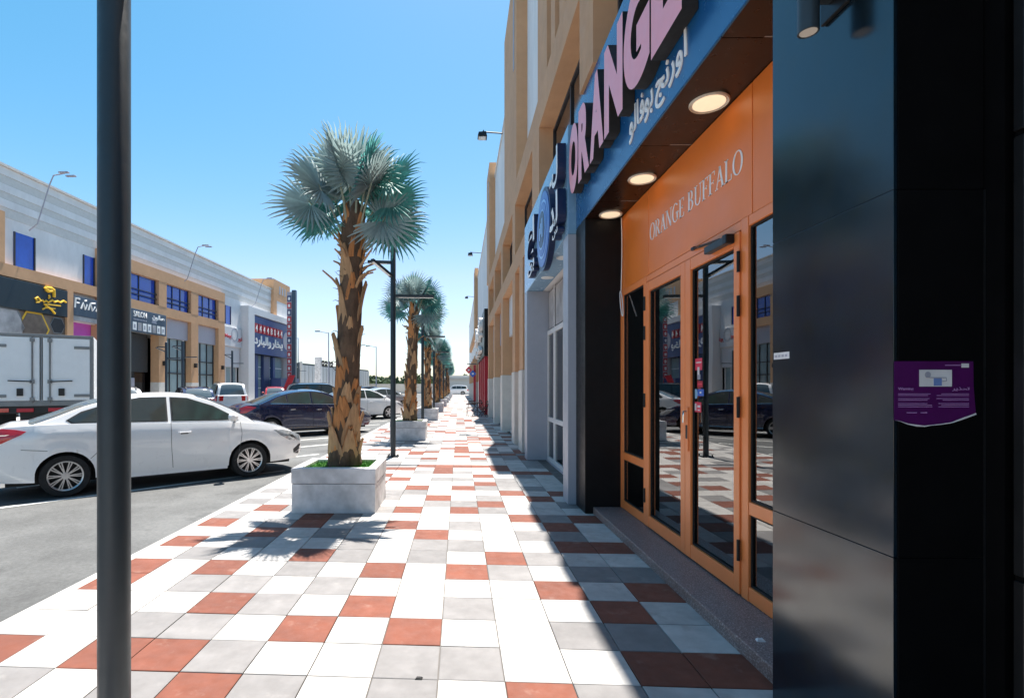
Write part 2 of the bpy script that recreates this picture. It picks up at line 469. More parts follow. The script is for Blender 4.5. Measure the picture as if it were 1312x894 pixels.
# pavement: a bed of grout and one object per paving tile near the camera
pv = MB().box(-3.03, 2.2, -12, 96, -0.115, -0.012).build('pavement', 'grout'); tag(pv, kind='structure')
S, SH = 0.3643, -0.053
def tile_geo(mb, ox, oy, oz, mi, tilt=0.0):
    a = 0.0030; b = S - 0.0030; e = 0.004
    def P(x, y, z):
        return (ox + x, oy + y + SH * x, oz + z + tilt * (x - S / 2))
    n = len(mb.v)
    mb.v += [P(a, a, -.011), P(b, a, -.011), P(b, b, -.011), P(a, b, -.011), P(a, a, -.0025), P(b, a, -.0025), P(b, b, -.0025), P(a, b, -.0025),
             P(a + e, a + e, 0), P(b - e, a + e, 0), P(b - e, b - e, 0), P(a + e, b - e, 0)]
    for f in ((0, 1, 5, 4), (1, 2, 6, 5), (2, 3, 7, 6), (3, 0, 4, 7), (4, 5, 9, 8), (5, 6, 10, 9), (6, 7, 11, 10), (7, 4, 8, 11), (8, 9, 10, 11)):
        mb.f.append(tuple(n + i for i in f)); mb.m.append(mi)
tile_mesh = {}
for k in ('white', 'grey', 'red'):
    q = MB(); tile_geo(q, 0, 0, 0, 0); tile_mesh[k[0]] = q.mesh('tile_' + k, 'tile_' + k, recalc=False)
# pattern read off the photograph, row by row from the camera, columns from the road (-9) to the step (3)
PAT = ['wgwgrgwgwrgww', 'rwrrgwwggwwrr', 'rwgwgrwrwwggw' , 'wwwrgwrwgwwrw', 'rwggwgwwwwrwr', 'rwrwgwrwrgwgg', 'wgwwrgwgwrgww',
       'rwgwwgwggwwrr', 'wwrwgwwrwwggw', 'rwgrwwrwgwwrw', 'gwwrgwwwwwrgr', 'wrgwwgrwrgwww', 'gwwgrwwggrwwg', 'wgrwwgwrwgwrw']
PAT[2] = 'wwggwrwrwwggw'
RT = random.Random(21)
tiles = []
for k in range(-42, 256):
    for c in range(-9, 4):
        x = 0.25 + c * S; y = 2.773 + k * S + SH * (x - 0.25)
        ch = PAT[k + 1][c + 9] if 0 <= k + 1 < len(PAT) else RT.choices('wgr', (0.5, 0.28, 0.22))[0]
        tiles.append((x, y, ch, c))
def on_screen(t):
    x, y = t[0] + S / 2, t[1] + S / 2
    if y < 2.2: return False
    u = 588 + 654 * x / y; v = 495 + 654 * EYE / y
    return -60 < u < 995 and v < 960
vis = sorted((t for t in tiles if on_screen(t)), key=lambda t: t[1])
near = set(id(t) for t in vis[:300])
rest = MB(); order = 'wgr'
for t in tiles:
    dz = RT.uniform(-0.0012, 0.0008); tl = RT.uniform(-0.004, 0.004)
    if id(t) in near:
        o = bpy.data.objects.new('tile', tile_mesh[t[2]]); o.location = (t[0], t[1], dz); o.rotation_euler = (RT.uniform(-.003, .003), tl, 0)
        o.parent = pv; col.objects.link(o)
    else:
        tile_geo(rest, t[0], t[1], dz, order.index(t[2]), tl)
ro = link('paving_tiles', rest.mesh('paving_tiles', ['tile_white', 'tile_grey', 'tile_red'], recalc=False), pv); tag(ro, kind='stuff')

# ================================================================ THE RIGHT-HAND BUILDING
rb = thing('commercial_building', 'long tan and white two storey building rising above the orange restaurant front', 'building', (1.9, 20, 0))
BX('wall', 'white_render', rb, 1.85, 12, -14, 92, 5.22, 12.2)
BX('coping', 'white_clad', rb, 1.80, 12, -14, 92, 12.203, 12.32)
BX('ground_floor_wall', 'white_render', rb, 2.6, 12, 11.5, 92, 0, 5.217)
BX('ground_floor_wall', 'white_render', rb, 6.6, 12, -14, 11.496, 0, 5.217)
BX('beam', 'tan_render', rb, 1.55, 1.9, -14, 27.2, 6.6, 7.2)
BX('beam', 'tan_render', rb, 1.55, 1.9, 50, 76, 6.6, 7.2)
BX('beam', 'tan_render', rb, 1.55, 1.9, 11.51, 27.2, 4.72, 5.2)
for y0, y1, z0, z1 in ((5.9, 6.56, 5.345, 6.597), (1.9, 2.6, 5.345, 6.597), (9.88, 10.8, 5.155, 6.597), (14.1, 14.8, 5.203, 6.597), (18.1, 18.8, 5.203, 6.597), (22.1, 22.8, 5.203, 6.597), (26.4, 27.2, 5.203, 6.597)):
    BX('pilaster', 'tan_render', rb, 1.55, 1.9, y0, y1, z0, z1)
for y0 in (12.4, 14.1, 18.1, 22.1, 26.4, 40, 46, 52, 58, 64, 70, 76):
    BX('pilaster', 'tan_render', rb, 1.55, 2.0, y0, y0 + 0.7, 2.003, 4.717)
    BX('pilaster_base', 'white_clad', rb, 1.53, 2.0, y0 - 0.02, y0 + 0.72, 0, 2.0)
# raised tan tower with upright slots
for y0, y1 in ((3.2, 7.1), (7.45, 7.88), (8.24, 8.6), (9.0, 10.04)):
    BX('tower_block', 'tan_render', rb, 1.55, 1.9, y0, y1, 7.203, 9.9)
for y0, y1 in ((7.103, 7.447), (7.883, 8.237), (8.603, 8.997)):
    BX('slot_panel', 'portal_grey', rb, 1.7, 1.9, y0, y1, 7.203, 9.7)
for y0, y1, z1 in ((13.8, 17.4, 13.3), (26.0, 28.4, 13.0), (50, 53, 13.2)):
    BX('tower_block', 'tan_render', rb, 1.55, 1.9, y0, y1, 7.203, z1)
    BX('slot_panel', 'portal_grey', rb, 1.53, 1.58, y0 + .5, y0 + .65, 10.5, z1 - .8)
# recessed first floor windows above the shop signs
for y0, y1 in ((2.7, 5.8), (6.66, 9.78), (10.9, 14.0), (14.9, 18.0), (18.9, 22.0), (22.9, 26.3)):
    w = BX('window', 'window_dark', rb, 1.83, 1.9, y0, y1, 5.35, 6.5)
    for a in (y0 + .02, (y0 + y1) / 2, y1 - .06):
        BX('frame_bar', 'window_frame', w, 1.80, 1.828, a, a + 0.05, 5.35, 6.5)
    BX('frame_bar', 'window_frame', w, 1.80, 1.828, y0 + .075, y1 - .065, 6.44, 6.49)
# ordinary shop windows further along
for y0, y1 in ((14.82, 18.08), (18.82, 22.08), (22.82, 26.38), (40.75, 45.9), (46.75, 51.9), (52.75, 57.9), (58.75, 63.9), (64.75, 69.9)):
    BX('sign_panel', R.choice(['grey_panel', 'shop_white', 'shop_white']), rb, 1.78, 1.95, y0 + .02, y1 - .02, 3.35, 4.70)
    gl = BX('shop_window', 'window_pale', rb, 1.95, 2.0, y0 + .02, y1 - .02, 0.1, 3.35)
    n = 3
    for i in range(n + 1):
        a = y0 + .03 + (y1 - y0 - .12) * i / n
        BX('frame_bar', 'shop_white', gl, 1.9, 1.948, a, a + .06, 0.1, 3.34)
    BX('frame_bar', 'shop_white', gl, 1.905, 1.946, y0 + .03, y1 - .03, 2.3, 2.36)
    BX('sill', 'white_clad', rb, 1.8, 2.1, y0 + .02, y1 - .02, 0, 0.098)
BX('shop_door_panel', 'tan_render', rb, 1.9, 2.1, 13.12, 14.07, 0.02, 4.7)
BX('shop_door_panel', 'wood_dark', rb, 1.95, 2.1, 11.55, 12.36, 0.02, 3.4)
# flood lamps on arms along the parapet
for (y, z, ln) in ((21.0, 12.0, 0.75), (41, 12.3, 0.8), (61, 12.3, 0.8)):
    t = thing('flood_lamp', {21.0: 'dark flood lamp on an arm from the parapet, nearest of the row', 41: 'second small flood lamp along the right parapet', 61: 'farthest tiny flood lamp along the right parapet'}[y], 'flood lamp', (1.8, y, z), group='flood lamps along the right parapet')
    MB().tube([(1.80, y, z), (1.8 - ln, y, z + .06)], 0.03, 6).build('arm', 'post_far', t)
    h = MB(); x = 1.8 - ln
    h.hexa([(x - .28, y - .2, z - .16), (x + .1, y - .2, z - .2), (x + .1, y + .2, z - .2), (x - .28, y + .2, z - .16),
            (x - .24, y - .15, z + .0), (x + .06, y - .15, z + .02), (x + .06, y + .15, z + .02), (x - .24, y + .15, z + .0)])
    h.build('lamp_head', 'dark_metal', t)
    BX('lamp_glass', 'led', t, x - .24, x + .05, y - .16, y + .16, z - .215, z - .20)
    MB().tube([(x - .04, y, z + .0), (x - .04, y, z + .13)], .03, 6).build('bracket', 'post_far', t)

# ================================================================ ORANGE RESTAURANT FRONT
sh = thing('restaurant_front', 'bright orange glazed restaurant front set back under a dark soffit', 'shop front', (2.06, 4.5, 0))
BX('fascia_panel', 'fascia_panel', sh, 1.59, 1.85, -8, 6.926, 3.73, 5.34, bevel=0.006)
ys = [1.7, 3.1, 4.49, 5.85, 6.926]
for a, b in zip(ys[:-1], ys[1:]):
    BX('soffit_panel', 'soffit_brown', sh, 1.853, 2.3, a + .004, b - .004, 3.725, 3.76)
for a in ys[1:-1]:
    BX('soffit_joint', 'joint_line', sh, 1.853, 2.3, a - .0037, a + .0035, 3.722, 3.75)
for a, b in zip(ys[:-1], ys[1:]):
    BX('soffit_panel', 'soffit_brown', sh, 1.594, 1.85, a + .004, b - .004, 3.715, 3.7285)
for y in (3.806, 5.198, 6.275):
    dl = MB().lathe([(0.135, 3.70), (0.14, 3.708), (0.14, 3.715), (0.118, 3.7145), (0.112, 3.706)], 28, (1.865, y, 0), cap=False).build('downlight', 'lamp_rim', sh, smooth=True)
    MB().lathe([(0.0, 3.7055), (0.114, 3.7055), (0.114, 3.7145), (0.0, 3.7145)], 28, (1.865, y, 0), cap=False).build('diffuser', 'lamp_diffuser', dl)
BX('jamb_pillar', 'black_jamb', sh, 1.59, 2.3, 6.432, 6.926, 0.0, 3.712, bevel=0.004)
# near black pillar clad in glossy panels
BX('pillar_core', 'dark_rubber', sh, 1.606, 1.916, 1.884, 2.583, 0, 3.71)
for z0, z1 in ((0.0, 0.973), (0.975, 2.319), (2.321, 3.71)):
    BX('cladding_panel', 'black_gloss', sh, 1.59, 1.604, 1.868, 2.587, z0, z1, bevel=0.0015)
    BX('cladding_panel', 'black_matt', sh, 1.606, 1.918, 1.866, 1.882, z0, z1, bevel=0.0015)  # same cladding; its dark reflection is put into this blacker matt copy
# dark glazed frame of the next shop, to the right of the pillar
BX('corner_strip', 'black_matt', sh, 1.924, 1.96, 1.80, 2.58, 0, 3.71)
BX('frame_post', 'black_matt', sh, 1.928, 2.02, 1.60, 1.775, 0, 3.71, bevel=0.01)
BX('frame_post', 'black_jamb', sh, 1.94, 2.03, 1.18, 1.595, 0, 0.85, bevel=0.01)
BX('frame_post', 'black_jamb', sh, 1.94, 2.03, 1.18, 1.595, 0.87, 2.75, bevel=0.01)
BX('frame_post', 'black_jamb', sh, 1.94, 2.03, 1.18, 1.595, 2.77, 3.71, bevel=0.01)
BX('trim_strip', 'dark_metal', sh, 1.9185, 1.9225, 1.862, 1.88, 0, 2.318)
for z0, z1 in ((0, .93), (.95, 2.46), (2.48, 3.71)):
    BX('frame_bead', 'dark_metal', sh, 1.920, 1.9275, 1.735, 1.768, z0, z1, bevel=.002)
BX('dark_wall', 'black_matt', sh, 2.2, 2.4, -8, 2.55, 0, 3.71)
# granite step
BX('granite_step', 'granite', sh, 1.69, 2.3, 2.592, 6.43, -0.01, 0.085, bevel=0.008)
# room behind the glass
BX('interior_floor', 'interior', sh, 2.302, 3.4, 2.6, 6.43, 0.0, 0.08)
BX('interior_wall', 'interior', sh, 3.402, 3.5, 2.6, 6.43, 0.0, 3.75)
BX('interior_wall', 'interior', sh, 2.303, 3.4, 6.434, 6.55, 0.0, 3.75)
BX('interior_wall', 'interior', sh, 2.303, 3.4, 2.45, 2.596, 0.0, 3.75)
BX('interior_ceiling', 'interior', sh, 2.304, 3.5, 2.45, 6.9, 3.763, 3.85)
X0, X1 = 2.035, 2.10
OF = 'orange_frame'
def bar(name, parent, y0, y1, z0, z1, x0=X0, x1=X1, mat=OF, bevel=0.004):
    return BX(name, mat, parent, x0, x1, y0, y1, z0, z1, bevel=bevel)
# fixed side lights
for (a, b) in ((5.552, 6.428), (2.594, 3.682)):
    for y0, y1 in ((a, a + .08), (b - .09, b)):
        bar('frame_post', sh, y0, y1, 0.088, 2.80)
    y0, y1 = a + .083, b - .093
    for z0, z1 in ((.088, .19), (.70, .79), (2.73, 2.80)):
        bar('frame_rail', sh, y0, y1, z0, z1, X0 + .003, X1 - .003)
    for z0, z1 in ((.193, .697), (.793, 2.727)):
        p = BX('side_pane', 'door_glass', sh, 2.066, 2.074, y0, y1, z0, z1)
        for r in ((y0, y0 + .012, z0, z1), (y1 - .012, y1, z0, z1), (y0 + .013, y1 - .013, z0, z0 + .012), (y0 + .013, y1 - .013, z1 - .012, z1)):
            BX('gasket', 'dark_rubber', p, 2.052, 2.064, *r)
# two door leaves
def leaf(y0, y1, s0, s1, hinge_y, label):
    # the leaf is a part; stiles, rails, pane and hardware are its pieces
    L = bar('door', sh, y0, y0 + s0, 0.10, 2.72, X0 - .012, X1 - .01)
    tag(L, label)
    bar('stile', L, y1 - s1, y1, 0.10, 2.72, X0 - .012, X1 - .01)
    bar('rail', L, y0 + s0 + .002, y1 - s1 - .002, 0.10, .22, X0 - .010, X1 - .012)
    bar('rail', L, y0 + s0 + .002, y1 - s1 - .002, 2.62, 2.72, X0 - .010, X1 - .012)
    a, b = y0 + s0 + .004, y1 - s1 - .004
    BX('pane', 'door_glass', L, 2.06, 2.068, a, b, .222, 2.618)
    for r in ((a, a + .012, .224, 2.616), (b - .012, b, .224, 2.616), (a + .013, b - .013, .224, .236), (a + .013, b - .013, 2.604, 2.616)):
        BX('gasket', 'dark_rubber', L, 2.042, 2.056, *r)
    for z in (0.42, 1.45, 2.18, 2.5):
        MB().tube([(2.016, hinge_y, z - .075), (2.016, hinge_y, z + .075)], 0.012, 8).build('hinge', 'dark_metal', L)
    return L
lf = leaf(4.572, 5.546, .09, .10, 5.549, 'left door leaf without stickers')
rt = leaf(3.686, 4.566, .075, .10, 3.684, 'right door leaf with small red and blue stickers')
bar('header_rail', sh, 3.686, 5.548, 2.73, 2.797, X0 + .002, X1)
# long pull plate and lock on the meeting stile
BX('handle_plate', 'orange_frame', rt, 2.010, 2.021, 4.485, 4.535, 1.03, 1.42, bevel=0.004)
BX('lock_plate', 'dark_metal', rt, 2.006, 2.0215, 4.49, 4.525, 1.14, 1.26, bevel=0.004)
MB().tube([(2.02, 4.51, 1.38), (1.985, 4.51, 1.38), (1.98, 4.51, 1.34), (1.98, 4.51, 1.28)], .010, 8).build('handle', 'chrome', rt, smooth=True)
# door closer above the right leaf
cl = MB().box(1.965, 2.02, 3.80, 4.10, 2.655, 2.715).build('door_closer', 'post_paint', rt, bevel=0.008)
MB().tube([(1.99, 3.90, 2.72), (1.97, 4.18, 2.742)], .011, 6).build('closer_arm', 'dark_metal', rt)
MB().tube([(1.97, 4.18, 2.742), (2.03, 4.40, 2.79)], .010, 6).build('closer_arm', 'dark_metal', rt)
BX('closer_bracket', 'dark_metal', rt, 2.012, 2.032, 4.375, 4.43, 2.775, 2.80)
BX('closer_cap', 'dark_metal', rt, 1.955, 2.02, 3.74, 3.797, 2.65, 2.72, bevel=0.006)
# composite panels over the doors
for a, b in ((5.504, 6.428), (3.558, 5.496), (2.594, 3.55)):
    bar('orange_panel', sh, a, b, 2.803, 3.72, X0 + .008, X1, 'orange_panel', 0.003)
BX('panel_backing', 'dark_rubber', sh, X1 - .03, X1 + .02, 2.594, 6.428, 2.81, 3.71)

# serif lettering cut from strokes
def serif(ch):
    """polygons in a 1-high cell; returns (list of convex outlines, advance)"""
    P = []; tn, tk = 0.045, 0.12
    def rect(x0, x1, y0, y1): P.append([(x0, y0), (x1, y0), (x1, y1), (x0, y1)])
    def sf(x, y, w=0.3): rect(x - w / 2, x + w / 2, y, y + tn * .8) if y < .5 else rect(x - w / 2, x + w / 2, y - tn * .8, y)
    def ring(cx, cy, rx, ry, a0, a1, tx, ty, n=16):
        for i in range(n):
            t0 = math.radians(a0 + (a1 - a0) * i / n); t1 = math.radians(a0 + (a1 - a0) * (i + 1) / n)
            P.append([(cx + rx * math.cos(t0), cy + ry * math.sin(t0)), (cx + rx * math.cos(t1), cy + ry * math.sin(t1)),
                      (cx + (rx - tx) * math.cos(t1), cy + (ry - ty) * math.sin(t1)), (cx + (rx - tx) * math.cos(t0), cy + (ry - ty) * math.sin(t0))])
    def diag(x0, y0, x1, y1, w): P.append([(x0 - w / 2, y0), (x0 + w / 2, y0), (x1 + w / 2, y1), (x1 - w / 2, y1)])
    adv = .7
    if ch == 'O': ring(.42, .5, .38, .52, 0, 360, .12, .035, 28); adv = .84
    elif ch == 'G':
        ring(.42, .5, .38, .52, 45, 315, .12, .035, 22); rect(.58, .70, .06, .45); sf(.64, .47, .26); rect(.5, .78, .42, .455); adv = .84
    elif ch == 'R':
        rect(.10, .22, 0, 1); sf(.16, 0); sf(.16, 1); ring(.30, .74, .30, .26, -90, 90, .11, .035); rect(.2, .31, .965, 1); rect(.2, .31, .48, .515)
        diag(.66, 0, .36, .5, .13); sf(.70, 0, .22); adv = .76
    elif ch == 'A':
        diag(.10, 0, .38, 1, .05); diag(.64, 0, .36, 1, .13); rect(.2, .56, .33, .365); sf(.10, 0, .24); sf(.64, 0, .3); adv = .76
    elif ch == 'N':
        rect(.12, .16, 0, 1); rect(.66, .70, 0, 1); diag(.66, 0, .14, 1, .13); sf(.14, 0, .24); sf(.12, 1, .26); sf(.68, 1, .24); adv = .82
    elif ch in 'EF':
        rect(.10, .22, 0, 1); sf(.16, 0); sf(.16, 1); rect(.2, .56, .965, 1); rect(.53, .565, .80, 1); rect(.2, .46, .49, .525); rect(.43, .46, .42, .6)
        if ch == 'E': rect(.2, .58, 0, .035); rect(.555, .59, 0, .2)
        adv = .66 if ch == 'E' else .62
    elif ch == 'B':
        rect(.10, .22, 0, 1); sf(.16, 0, .24); sf(.16, 1, .24); ring(.30, .755, .25, .245, -90, 90, .10, .035); ring(.30, .265, .30, .265, -90, 90, .115, .035)
        rect(.2, .31, .965, 1); rect(.2, .31, 0, .035); rect(.2, .31, .495, .53); adv = .70
    elif ch == 'U':
        rect(.10, .22, .28, 1); rect(.62, .66, .28, 1); ring(.38, .3, .28, .32, 180, 360, .09, .045); sf(.16, 1); sf(.64, 1, .22); adv = .80
    elif ch == 'L':
        rect(.10, .22, 0, 1); sf(.16, 0); sf(.16, 1); rect(.2, .56, 0, .035); rect(.54, .575, 0, .24); adv = .62
    elif ch == ' ': adv = .34
    return P, adv
ob = thing('shop_sign', 'pale serif ORANGE BUFFALO lettering on the orange panel over the doors', 'sign', (2.04, 4.6, 3.15))
txt = 'ORANGE BUFFALO'; tot = sum(serif(c)[1] for c in txt); y = 5.46; kx = (5.46 - 3.66) / tot; hh = 0.172
for c in txt:
    P, adv = serif(c)
    if P:
        mb = MB()
        for p in P:
            a2 = sum(p[i][0] * p[(i + 1) % len(p)][1] - p[(i + 1) % len(p)][0] * p[i][1] for i in range(len(p)))
            if a2 < 0: p = p[::-1]
            mb.prism(p, lambda u, v, dd, y=y: (2.0425 - dd, y - u * kx, 3.15 + v * hh), 0.0, 0.004)
        mb.build('letter', 'cream_letter', ob)
    y -= adv * kx

# big raised pink letters over black returns
big = thing('shop_sign', 'large raised pink ORANGE letters with black sides on the dark fascia', 'sign', (1.5, 5, 4.1))
yy = 6.84
for c, w in zip('ORANGE', (.52, .54, .56, .60, .64, .56)):
    me = text_mesh(c, 1.0, extrude=0.11, offset=0.06, width=w - .02, height=0.88, mats=('pink', 'dark_rubber'), res=8)
    me.transform(basis('west', (1.53, yy, 4.10))); me.update()
    link('letter', me, big); yy -= w + .012
arb = thing('shop_sign', 'small white Arabic lettering under the pink letters on the fascia', 'sign', (1.58, 4.5, 3.8))
def arabic_sign(name, body, face, loc, parent, **kw):
    return put_text(name, arabic(body), face, loc, parent, **kw)
arabic_sign('word', 'اورنج', 'west', (1.584, 4.11, 3.80), arb, extrude=0.010, offset=0.010, width=.56, height=.31)
arabic_sign('word', 'بوفالو', 'west', (1.584, 4.74, 3.84), arb, extrude=0.010, offset=0.010, width=.57, height=.30)

# things fixed to the near pillar
wl = thing('wall_light', 'dark cylinder downlight fixed high on the glossy black pillar', 'wall light', (1.59, 2.155, 3.2))
MB().lathe([(0.030, 3.105), (0.036, 3.09), (0.040, 3.092), (0.040, 3.42), (0.036, 3.425)], 20, (1.475, 2.155, 0)).build('lamp_body', 'post_paint', wl, smooth=True)
MB().lathe([(0.0, 3.0935), (0.033, 3.0935)], 20, (1.475, 2.155, 0), cap=False).build('lamp_glass', 'lamp_rim', wl)
BX('arm', 'post_paint', wl, 1.513, 1.57, 2.14, 2.17, 3.22, 3.25)
BX('wall_plate', 'dark_metal', wl, 1.571, 1.589, 2.07, 2.22, 3.16, 3.34, bevel=0.004)
stk = thing('sticker', 'small white strip sticker on the edge of the black pillar', 'sticker', (1.589, 2.53, 1.73))
BX('paper_strip', 'paper', stk, 1.5885, 1.5895, 2.455, 2.575, 1.735, 1.768)
for i in range(4):
    BX('print_mark', 'print_grey', stk, 1.5879, 1.5884, 2.47 + i * .026, 2.487 + i * .026, 1.745, 1.756)

# torn purple notice on the pillar
nt_ = thing('notice', 'torn purple warning notice pasted on the black pillar', 'notice', (1.745, 1.86, 1.57))
outl = [(1.5895, 1.692), (1.5895, 1.478), (1.612, 1.473), (1.64, 1.462), (1.67, 1.456), (1.70, 1.4545), (1.725, 1.459), (1.76, 1.462), (1.80, 1.468), (1.845, 1.483), (1.878, 1.497), (1.8895, 1.499), (1.886, 1.53), (1.8805, 1.60), (1.879, 1.692)]
MB().prism(outl, lambda u, v, dd: (u, 1.8655 - dd, v), 0, 0.0008).build('sheet', 'notice_purple', nt_)
ed = [(1.5895, 1.4775), (1.612, 1.4722), (1.64, 1.461), (1.67, 1.4545), (1.70, 1.453), (1.725, 1.4575), (1.76, 1.4605), (1.80, 1.4665), (1.845, 1.481), (1.8895, 1.4975), (1.888, 1.503), (1.845, 1.488), (1.80, 1.470), (1.76, 1.4635), (1.70, 1.457), (1.64, 1.4645), (1.612, 1.4735)]
MB().prism(ed, lambda u, v, dd: (u, 1.8642 - dd, v), 0, 0.0008).build('torn_edge', 'paper', nt_)
def flat(name, mat, x0, x1, z0, z1, dd=0.0020):
    return BX(name, mat, nt_, x0, x1, 1.8655 - dd, 1.8655 - dd + .0008, z0, z1)
flat('picture', 'paper', 1.681, 1.800, 1.600, 1.661)
flat('logo_box', 'paper', 1.835, 1.862, 1.669, 1.684)
flat('padlock_body', 'print_blue', 1.733, 1.762, 1.603, 1.630, .0030)
MB().tube([(1.704, 1.8625, 1.634), (1.722, 1.8625, 1.632), (1.778, 1.8625, 1.632), (1.779, 1.8625, 1.620), (1.764, 1.8625, 1.619)], .0016, 5).build('print_line', 'print_grey', nt_)
MB().lathe([(0, 1.8620), (.011, 1.8620), (.011, 1.8628), (0, 1.8628)], 14, (1.711, 0, 1.643), ax='y', cap=False).build('print_disc', 'print_grey', nt_)
put_text('heading', 'Warning', 'south', (1.603, 1.8630, 1.584), nt_, extrude=.001, width=.056, height=.013, mats=('notice_print',), offset=.02)
arabic_sign('heading', 'تحذير', 'south', (1.800, 1.8630, 1.583), nt_, extrude=.001, width=.064, height=.015, mats=('notice_print',), offset=.02)
RL = random.Random(3)
for x0, wd in ((1.604, .125), (1.737, .125)):
    for j, z in enumerate((1.573, 1.567, 1.556, 1.550, 1.538, 1.532, 1.526)):
        a, b = x0 + (RL.uniform(0, .03) if x0 > 1.7 else 0), x0 + wd - (RL.uniform(0, .03) if x0 < 1.7 else 0)
        flat('print_line', 'notice_print', a, b, z - .0011, z + .0011)
flat('print_line', 'notice_print', 1.635, 1.672, 1.503, 1.506); flat('print_line', 'notice_print', 1.686, 1.71, 1.503, 1.506)
flat('print_line', 'notice_print', 1.775, 1.832, 1.676, 1.679)

# stickers on the right door leaf
def sticker(label, mat, y0, y1, z0, z1, marks, round_=False):
    s = thing('sticker', label, 'sticker', (2.055, y0, z0), group='stickers on the right door leaf')
    if round_:
        cy, cz, r = (y0 + y1) / 2, (z0 + z1) / 2, (y1 - y0) / 2
        MB().prism([(cy + r * math.cos(k * math.pi / 10), cz + (z1 - z0) / 2 * math.sin(k * math.pi / 10)) for k in range(20)], lambda u, v, dd: (2.058 - dd, u, v), 0, .001).build('sticker_face', mat, s)
    else:
        BX('sticker_face', mat, s, 2.057, 2.058, y0, y1, z0, z1)
    for m_, a, b, c_, e in marks:
        BX('print_mark', m_, s, 2.0558, 2.0564, a, b, c_, e)
def zz(py, yv=4.38): return 1.6 + (495 - py) * yv / 654
sticker('red shield sticker with pale tag, topmost on the door glass', 'sticker_red', 4.32, 4.445, zz(474), zz(459), [('paper', 4.365, 4.40, zz(480), zz(470)), ('paper', 4.33, 4.43, zz(465), zz(463.6))])
sticker('small grey square sticker below the red shield', 'print_grey', 4.35, 4.405, zz(486), zz(479.5), [])
sticker('dull red sticker above the blue band', 'shop_red', 4.31, 4.405, zz(496), zz(488), [('sticker_red', 4.32, 4.395, zz(493), zz(491))])
sticker('royal blue band sticker with white mark', 'sticker_blue', 4.29, 4.40, zz(507), zz(498.5), [('paper', 4.33, 4.36, zz(504), zz(501.5))])
sticker('round pale blue sticker beside the blue band', 'sticker_sky', 4.402, 4.462, zz(511), zz(498), [], True)
sticker('pink and white payment sticker, lowest on the glass', 'sticker_red', 4.335, 4.462, zz(528), zz(515), [('paper', 4.42, 4.455, zz(526), zz(517)), ('paper', 4.35, 4.40, zz(522), zz(519)), ('paper', 4.355, 4.395, zz(526), zz(524.5))])
# loose white cable beside the orange frame
pts = []
for i in range(40):
    t = i / 39
    if t < .45: p = (2.028, 6.37 - .02 * math.sin(t * 9), 3.70 - t / .45 * 0.95)
    else:
        a = (t - .45) / .55 * 2 * math.pi * 1.15
        p = (2.0 + .02 * math.cos(a), 6.30 + .10 * math.cos(a + .6) - .02, 2.62 + .17 * math.sin(a + 2.0))
    pts.append(p)
cb = MB().tube(pts, .006, 6).build('cable', 'letter_white', smooth=True); tag(cb, 'loose looped white cable hanging beside the orange side light', 'cable')

# ================================================================ GREY PORTAL SHOP NEXT DOOR
po = thing('portal_shop', 'pale grey portal shop front with white door frames beyond the orange one', 'shop front', (1.7, 9, 0))
BX('portal_pillar', 'portal_grey', po, 1.48, 2.0, 6.932, 7.25, 0, 3.667, bevel=0.006)
BX('portal_pillar', 'portal_grey', po, 1.48, 2.0, 11.1, 11.5, 0, 3.667, bevel=0.006)
BX('header', 'portal_sky_reflect', po, 1.48, 1.83, 6.932, 11.5, 3.67, 5.15, bevel=0.006)
BX('soffit', 'shop_white', po, 1.832, 2.0, 7.253, 11.097, 3.67, 3.72)
for y in (8.2, 9.7):
    MB().lathe([(0.0, 3.655), (0.11, 3.655), (0.12, 3.668), (0, 3.668)], 20, (1.68, y, 0), cap=False).build('downlight', 'led', po)
BX('back_wall', 'shop_dark', po, 3.4, 3.5, 7.253, 11.4, 0, 3.66); BX('side_wall', 'shop_dark', po, 2.1, 3.4, 7.0, 7.1, 0, 3.66)
BX('ceiling', 'shop_white', po, 2.003, 3.5, 7.0, 11.5, 3.73, 3.8); BX('floor', 'grey_panel', po, 1.9, 3.5, 7.253, 11.097, -.01, 0.02)
for y0, y1 in ((7.26, 8.35), (8.36, 9.35), (9.36, 10.3), (10.31, 11.09)):
    f = BX('glazed_door', 'shop_glass', po, 1.945, 1.952, y0 + .07, y1 - .07, .08, 2.72)
    for a, b, c_, e in ((y0, y0 + .068, 0.022, 2.8), (y1 - .068, y1, 0.022, 2.8), (y0 + .07, y1 - .07, .022, .1), (y0 + .07, y1 - .07, .86, .95), (y0 + .07, y1 - .07, 2.7, 2.8)):
        BX('frame_bar', 'shop_white', f, 1.92, 1.975, a, b, c_, e, bevel=.003)
    t_ = BX('transom_pane', 'poster_pale', po, 1.945, 1.955, y0 + .04, y1 - .04, 2.83, 3.62)
    BX('frame_bar', 'shop_white', t_, 1.925, 1.943, y0, y0 + .04, 2.805, 3.665)
ps = thing('shop_sign', 'round blue emblem and raised white letters on the grey portal header', 'sign', (1.42, 8, 4))
for r, m_, x in ((.66, 'logo_navy', 1.385), (.60, 'logo_blue', 1.375), (.47, 'logo_pale', 1.368), (.43, 'logo_blue', 1.361), (.32, 'logo_pale', 1.354), (.29, 'logo_navy', 1.348)):
    MB().lathe([(0, x), (r, x), (r, 1.478 if r > .62 else x + .02), (0, 1.478 if r > .62 else x + .02)], 40, (0, 8.38, 4.17), ax='x', cap=False).build('emblem_disc', m_, ps)
for k in range(3):
    BX('emblem_mark', 'logo_pale', ps, 1.341, 1.3465, 8.22 + k * .12, 8.29 + k * .12, 4.02 + .08 * (k % 2), 4.32 - .05 * k)
